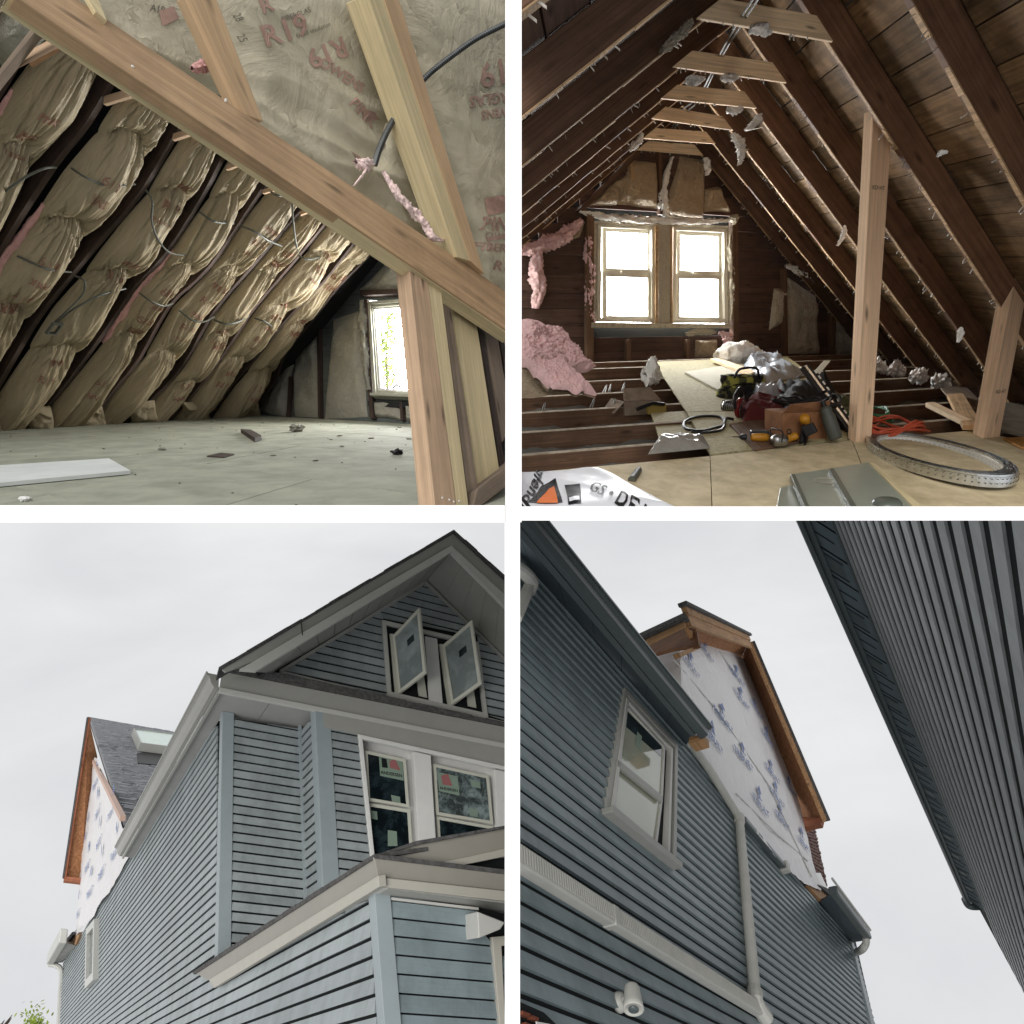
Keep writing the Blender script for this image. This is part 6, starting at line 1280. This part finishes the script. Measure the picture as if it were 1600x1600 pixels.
# yellow tools + work lights
o_ = place(1236, 697, .0); f = LF(o_, -.5, .5, 1.25); t = thing('reciprocating_saw', 'yellow and black saw leaning in front of the brown box', 'power tool', o_)
obj('body', MB().lathe(f.w(-.14, 0, .05), f.x, [(0, 0), (.03, 0), (.04, .03), (.038, .14), (.03, .2), (.034, .24), (.02, .26), (0, .26)], 14), M_dwy, t, smooth=True); obj('handle', MB().tube(smooth_path([f.w(-.14, 0, .05), f.w(-.22, 0, .0), f.w(-.24, 0, .08), f.w(-.16, 0, .12)], 6), .018, 8), M_blk, t, smooth=True); obj('boot', MB().box(f, (.12, .2), (-.03, .03), (.02, .09)), M_blk, t, bevel=.01)
o_ = place(1258, 694, 0); f = LF(o_, 1.0, .9, 1.2); t = thing('nail_gun', 'black and yellow nail gun standing beside the brown box', 'power tool', o_)
obj('magazine', MB().box(f, (-.1, .2), (-.015, .015), (0, .05)), M_blk, t, bevel=.004); obj('head', MB().lathe(f.w(.12, 0, .03), f.z, [(0, 0), (.035, 0), (.04, .1), (.045, .16), (.03, .19), (0, .19)], 14), M_dwy, t, smooth=True); obj('grip', MB().tube([f.w(.1, 0, .12), f.w(-.06, 0, .13)], .02, 8), M_blk, t, smooth=True)
o_ = place(1217, 699, .03); t = thing('work_light', 'round pale work light lying at the edge of the front floor sheet', 'lamp', o_); f = LF(o_, .3, 0, 1.2); obj('housing', MB().lathe(f.w(0, 0, .05), f.x, [(0, -.06), (.04, -.06), (.05, -.03), (.052, .04), (.045, .06), (.03, .05), (0, .05)], 18), M_alu, t, smooth=True); obj('bail', MB().tube(smooth_path([f.w(-.02, -.055, .05), f.w(-.02, -.06, .12), f.w(-.02, .06, .12), f.w(-.02, .055, .05)], 5), .006, 6), M_blk, t, smooth=True)
o_ = place(1192, 702, .03)
# grey air tank / canister and long black rail
o_ = place(1302, 690, .0); t = thing('gas_canister', 'long grey metal canister leaning against the tool heap beside the tall post', 'canister', o_)
c0, c1 = place(1306, 686, .06), place(1290, 640, .30); dr = (c1-c0).normalized(); obj('cylinder', MB().lathe(c0, dr, [(0, 0), (.05, 0), (.058, .02), (.058, (c1-c0).length*.75), (.045, (c1-c0).length*.9), (.05, (c1-c0).length), (.03, (c1-c0).length+.03), (0, (c1-c0).length+.03)], 20), M_bxd, t, smooth=True); obj('valve', MB().tube([c1, c1+dr*.08], .02, 8), M_blk, t)
r0, r1 = place(1330, 672, .05), P(1256, 572, place(1330, 672, .05).y+.25); t = thing('metal_rail', 'long black metal rail with pale slots leaning diagonally over the tools', 'rail', r0); d_ = (r1-r0)
obj('rail', MB().beam(r0, r1, d_.normalized().cross(V((0, 1, 0)))*.085, V((0, .05, 0))), M_blk, t, bevel=.004); obj('flange', MB().beam(r0-V((0, .03, 0)), r1-V((0, .03, 0)), d_.normalized().cross(V((0, 1, 0)))*.02, V((0, .012, 0))), M_steel, t)
for k in range(9): q = r0+d_*(.12+k*.09)+d_.normalized().cross(V((0, -1, 0)))*.055; obj('slot', MB().beam(q, q+d_*.05, d_.normalized().cross(V((0, 1, 0)))*.022, V((0, .02, 0))), M_white, t)
# green and orange cords
def tangle(nm, lab, c, rad, n, mat, sd, thick=.011, loops=7):
    random.seed(sd); pts = []
    for k in range(n*loops):
        a = k/n*6.283; r = rad*(.75+.35*random.random()); pts.append(c+X_*r*math.cos(a)*(1+.2*math.sin(k))+Y_*r*math.sin(a)*.7+Z_*(.02+.14*random.random()))
    return tag(obj(nm, MB().tube(smooth_path(pts, 5), thick, 6), mat, smooth=True), lab, 'cord')
tangle('extension_cord', 'coil of green extension cord behind the tall post', place(1345, 662, 0), .27, 7, paint('green_cord', C(70, 130, 88), .5), 4)
tangle('extension_cord', 'tangled orange-red extension cord right of the tall post', place(1384, 680, 0), .32, 7, paint('orange_cord', C(190, 84, 56), .5), 9, .010, 7)
random.seed(21)
tangle('cable_bundle', 'tangled black cable lying on top of the tool heap', place(1262, 640, .22), .26, 8, M_blk, 14, .012, 5)
random.seed(22)
blanket('rope_pile', 'dull olive cloth crumpled behind the green cord', 'cloth', [(1300, 645), (1345, 636), (1362, 660), (1312, 672)], .14, paint('olive_cloth', C(96, 98, 66), .9, .3), 5)
blanket('rag', 'white and red crumpled rag between the saw and the red tools', 'cloth', [(1170, 628), (1212, 614), (1226, 634), (1184, 646)], .22, M_plas, 12)
blanket('rag', 'dark red crumpled rag at the base of the circular saw', 'cloth', [(1150, 640), (1236, 640), (1232, 662), (1162, 664)], .18, paint('dark_red_rag', C(92, 34, 34), .9, .4), 17)
blanket('debris_heap', 'black cables and pouches heaped under the black rail', 'cable heap', [(1200, 612), (1300, 606), (1335, 676), (1215, 676)], .2, paint('mixed_black_fabric', C(40, 40, 40), .8, .5), 31)
sheet_c = place(1196, 676); slabthing('board_offcut', 'dark brown board under the tool heap at the front sheet edge', 'board', [(1140, 662), (1210, 650), (1250, 690), (1180, 702)], .02, .04, M_joist)
for k, (p0, p1, lab) in enumerate((((1232, 600), (1262, 578), 'thin black stick poking up from the tool heap'), ((1270, 590), (1292, 564), 'pale wedge of paper behind the black rail'))):
    a_, b_ = place(*p0, .1), P(p1[0], p1[1], place(*p0).y); tag(obj('stick' if k == 0 else 'paper_wedge', MB().beam(a_, b_, V((.02 if k == 0 else .09, 0, 0)), V((0, .02, 0))), M_blk if k == 0 else M_kr3), lab, 'stick' if k == 0 else 'paper')
# scrap boards on the right
slabthing('plywood_scrap', 'grey plywood scrap lying over the joists near the right eave', 'board', [(1470, 606), (1508, 602), (1545, 640), (1500, 640)], .03, .05, M_greyst)
slabthing('plywood_scrap', 'larger grey plywood sheet behind the leaning post', 'board', [(1500, 640), (1545, 612), (1640, 640), (1640, 690), (1560, 672)], .0, .018, bumpy('grey_ply', C(150, 140, 122), C(120, 110, 96), 6))
for (q0, q1, lab, w_) in (((1453, 632), (1510, 660), 'pale pine offcut lying on the joists left of the leaning post', .09), ((1492, 618), (1520, 668), 'flat board offcut crossing the pine offcut by the leaning post', .16)):
    A_, B_ = place(*q0, .06), place(*q1, .06); e = (B_-A_).normalized(); tag(obj('wood_offcut', MB().beam(A_, B_, e.cross(Z_)*w_, Z_*.05), M_tie if w_ < .1 else M_edge, bevel=.003), lab, 'wood offcut')
slabthing('stained_board', 'glossy yellow-brown wood board at the right edge of the front floor', 'board', [(1568, 684), (1640, 680), (1640, 704), (1596, 698)], .02, .04, wood('amber_board', C(206, 150, 84), .5, .1, .5))
A_ = place(987, 750, .03); B_ = place(998, 734, .03); tag(obj('metal_rod', MB().tube([A_, B_], [.028, .024], 12), M_bxd, smooth=True), 'short grey metal rod on the front floor behind the printed bag', 'rod')
# galvanised steel ring of strap
rc = place(1468, 727, .0); ex, ey = place(1572, 731, 0)-rc, place(1440, 684, 0)-rc
Rr = (place(1572, 733, .0)-place(1363, 722, .0)).length/2*.87; rc = place(1460, 722)
u1_ = (place(1572, 733)-place(1363, 722)).normalized(); u2_ = Z_.cross(u1_).normalized()
if u2_.y < 0: u2_ = -u2_
rg_ = thing('steel_ring', 'coil of perforated galvanised steel strap forming a large ring on the front plywood', 'ring', rc)
def ringband(r0, r1, z0, z1, nm, mat, wob=0):
    k = 96; pr = [(r0, z0), (r1, z0), (r1, z1), (r0, z1)]; m = MB(); b = 0
    for i in range(k):
        a = i/k*6.28318; d = u1_*math.cos(a)+u2_*math.sin(a)*1.85
        for (r, z) in pr: m.v.append(rc+d*(r+wob*math.sin(a*3))+Z_*z)
    for i in range(k):
        for j in range(4):
            m.f.append([i*4+j, i*4+(j+1) % 4, ((i+1) % k)*4+(j+1) % 4, ((i+1) % k)*4+j]); m.uv += [(0, 0)]*4; m.m.append(0)
    return obj(nm, m, mat, rg_, smooth=False)
for i in range(6): ringband(Rr*(1-.03*i)-.006, Rr*(1-.03*i)-.0025, .005+rnd(0, .004), .095+rnd(-.004, .003) if i else .096, 'strap_turn', M_steel, rnd(0, .006))
ringband(Rr*.84, Rr*.997, .078, .082, 'strap_edge_fill', M_alu)
ringband(Rr*.825, Rr*.835, .005, .075, 'inner_turn', M_white)
m = MB()
for i in range(72):
    a = i/72*6.28318
    for z in (.035, .068): d = u1_*math.cos(a)+u2_*math.sin(a)*1.85; p = rc+d*(Rr+.002)+Z_*z; m.beam(p, p+d*.003, d.cross(Z_)*.005, Z_*.005); p = rc+d*(Rr*.822)+Z_*(z*.8); m.beam(p, p+d*.003, d.cross(Z_)*.005, Z_*.005)
e_ = obj('strap_hole', m, M_black, rg_); e_['kind'] = 'stuff'
# folded sheet-metal duct pieces in the foreground
tr_ = thing('sheet_metal_duct', 'flat galvanised sheet-metal duct piece with folded ridges at the bottom edge', 'duct', place(1310, 775))
def mslab2(nm, q, z0, z1, mat=M_steel): return obj(nm, MB().slab(FP, q, z0, z1), mat, tr_, bevel=.003)
M_gal = paint('dull_galvanised_sheet', C(142, 147, 134), .28, .12); M_gal2 = paint('dark_galvanised_fold', C(88, 94, 86), .3, .15)
mslab2('lower_plate', [(1219, 762), (1240, 757), (1300, 860), (1200, 860)], .005, .02, M_gal); mslab2('upper_plate', [(1235, 741), (1296, 732), (1370, 860), (1290, 860)], .01, .05, M_gal); mslab2('upper_plate', [(1302, 731), (1358, 722), (1450, 800), (1470, 860), (1378, 860)], .01, .045, M_gal)
for q in ([(1235, 741), (1242, 740), (1296, 860), (1288, 860)], [(1295, 732), (1303, 731), (1380, 860), (1368, 860)]): mslab2('folded_ridge', q, .04, .075, M_gal2)
mslab2('worn_edge_strip', [(1358, 722), (1368, 724), (1456, 805), (1442, 806)], .03, .055, M_pale)
c = place(1292, 751, .055); obj('ring_mark', MB().tube([c+X_*.085*math.cos(a*.3142)+Y_*.075*math.sin(a*.3142) for a in range(21)], .004, 5), M_kr3, tr_)
c = place(1385, 792, .03); obj('dark_cap', MB().lathe(c, Z_, [(0, .05), (.07, .05), (.09, .03), (.095, 0)], 24), M_gal2, tr_, smooth=True)
# printed plastic bag, bottom left
M_bag = paint('printed_white_bag', C(226, 228, 234), .4, .04, .1, 10); M_or = paint('orange_print', C(226, 112, 30), .5, .05); M_bkp = paint('black_print', C(34, 34, 36), .5)
bgc = [(760, 760), (905, 738), (985, 748), (1075, 830), (900, 900), (760, 900)]
bt = thing('plastic_bag', 'white plastic sack with orange triangle and black print at the stripped attic\'s lower left', 'bag', place(900, 800))
ba, bb, bc_, bd = place(770, 764), place(945, 752), place(1078, 816), place(740, 880)
def bagf(u, v, off=0):
    p = ba*(1-u)*(1-v)+bb*u*(1-v)+bc_*u*v+bd*(1-u)*v; e = min(1, min(u, 1-u, v*1.0, 1-v)*4.5)
    return p+Z_*(.01+off+.14*math.sqrt(max(e*(2-e), 0))*(1+.2*nz(p, 1.5, 3))+e*(.014*(1-abs(nz(p, 2.2, 5))*2.4)+.004*nz(p, 9, 2)))
obj('sack', MB().grid(bagf, 80, 60), M_bag, bt, smooth=True)
def bpix(x, y):
    u = v = .4
    for _ in range(40):
        p = bagf(u, v); X0 = 800+F*p.x/p.y; Y0 = 800-F*p.z/p.y; e = 1e-3; pu = bagf(u+e, v); pv = bagf(u, v+e)
        xu, yu = (800+F*pu.x/pu.y-X0)/e, (800-F*pu.z/pu.y-Y0)/e; xv, yv = (800+F*pv.x/pv.y-X0)/e, (800-F*pv.z/pv.y-Y0)/e; D_ = xu*yv-xv*yu
        if abs(D_) < 1e-6: break
        du = ((x-X0)*yv-(y-Y0)*xv)/D_; dv = (xu*(y-Y0)-yu*(x-X0))/D_; u = min(max(u+du*.7, .01), .99); v = min(max(v+dv*.7, .01), .99)
    return u, v
def bpatch(q, mat, nm='printed_block', off=.006):
    c = [bpix(*x) for x in q]; m = MB(); m.grid(lambda s, t: bagf(*[c[0][i]*(1-s)*(1-t)+c[1][i]*s*(1-t)+c[2][i]*s*t+c[3][i]*(1-s)*t for i in (0, 1)], off), 10, 10); obj(nm, m, mat, bt)
def btext(s, x, y, h_, ang, mat, bold=True):
    c = bpix(x, y); c1 = bpix(x+20*math.cos(math.radians(ang)), y+20*math.sin(math.radians(ang))); c2 = bpix(x-12*math.sin(math.radians(ang))*-1, y-12)
    ex_ = ((c1[0]-c[0])/20, (c1[1]-c[1])/20); c2 = bpix(x+12*math.sin(math.radians(ang)), y-12*math.cos(math.radians(ang))); ey_ = ((c2[0]-c[0])/12, (c2[1]-c[1])/12)
    lettering(s, lambda X, Y: bagf(min(max(c[0]+ex_[0]*X+ey_[0]*Y, 0), 1), min(max(c[1]+ex_[1]*X+ey_[1]*Y, 0), 1), .009), h_, bt, mat, bold=bold)
bpatch([(845, 761), (868, 748), (879, 786), (826, 786)], M_bkp, off=.006); bpatch([(858, 766), (866, 762), (872, 788), (838, 788)], M_or, off=.010)
bpatch([(882, 759), (906, 757), (908, 788), (888, 790)], M_bkp); bpatch([(889, 780), (905, 777), (906, 783), (890, 786)], M_bag, 'printed_block', .010)
btext('splendid', 834, 768, 26, 128, M_bkp); btext('GS • DEW', 966, 778, 26, 32, M_bkp)
btext('mix', 842, 752, 10, 128, M_bkp)
# back of the room beyond the frame, closing it overhead
# ================================================================== trim every set where it meets its neighbour behind the divider
def trim():
    bpy.context.view_layer.update(); done = {}
    dead = []
    for o in list(S.objects):
        z = zones.get(o.name)
        if o.type != 'MESH' or not z: continue
        sx = 1 if z[1] == 'L' else -1; sz = -1 if z[0] == 'T' else 1     # keep x*sx<0, z*sz<0
        M_ = o.matrix_world; vs = [M_ @ v.co for v in o.data.vertices]
        if not vs: dead.append(o); continue
        bad = any(v.x*sx > 1e-6 or v.z*sz > 1e-6 for v in vs)
        if not bad: continue
        if all(v.x*sx > -1e-6 for v in vs) or all(v.z*sz > -1e-6 for v in vs): dead.append(o); continue
        me = o.data.copy() if o.data.users > 1 else o.data; o.data = me
        bm = bmesh.new(); bm.from_mesh(me); inv = M_.inverted(); org = inv @ V((0, 0, 0))
        for nn in (V((sx, 0, 0)), V((0, 0, sz))):
            bmesh.ops.bisect_plane(bm, geom=bm.verts[:]+bm.edges[:]+bm.faces[:], plane_co=org, plane_no=(M_.to_3x3().transposed() @ nn), clear_outer=True)
        bm.to_mesh(me); bm.free()
        if not me.polygons: dead.append(o)
    for o in dead:
        for c in list(o.children):
            if c not in dead: dead.append(c)
    for o in dead: bpy.data.objects.remove(o)
trim()
print('objects', len(S.objects), 'tris', sum(len(p.vertices)-2 for o in S.objects if o.type == 'MESH' for p in o.data.polygons))
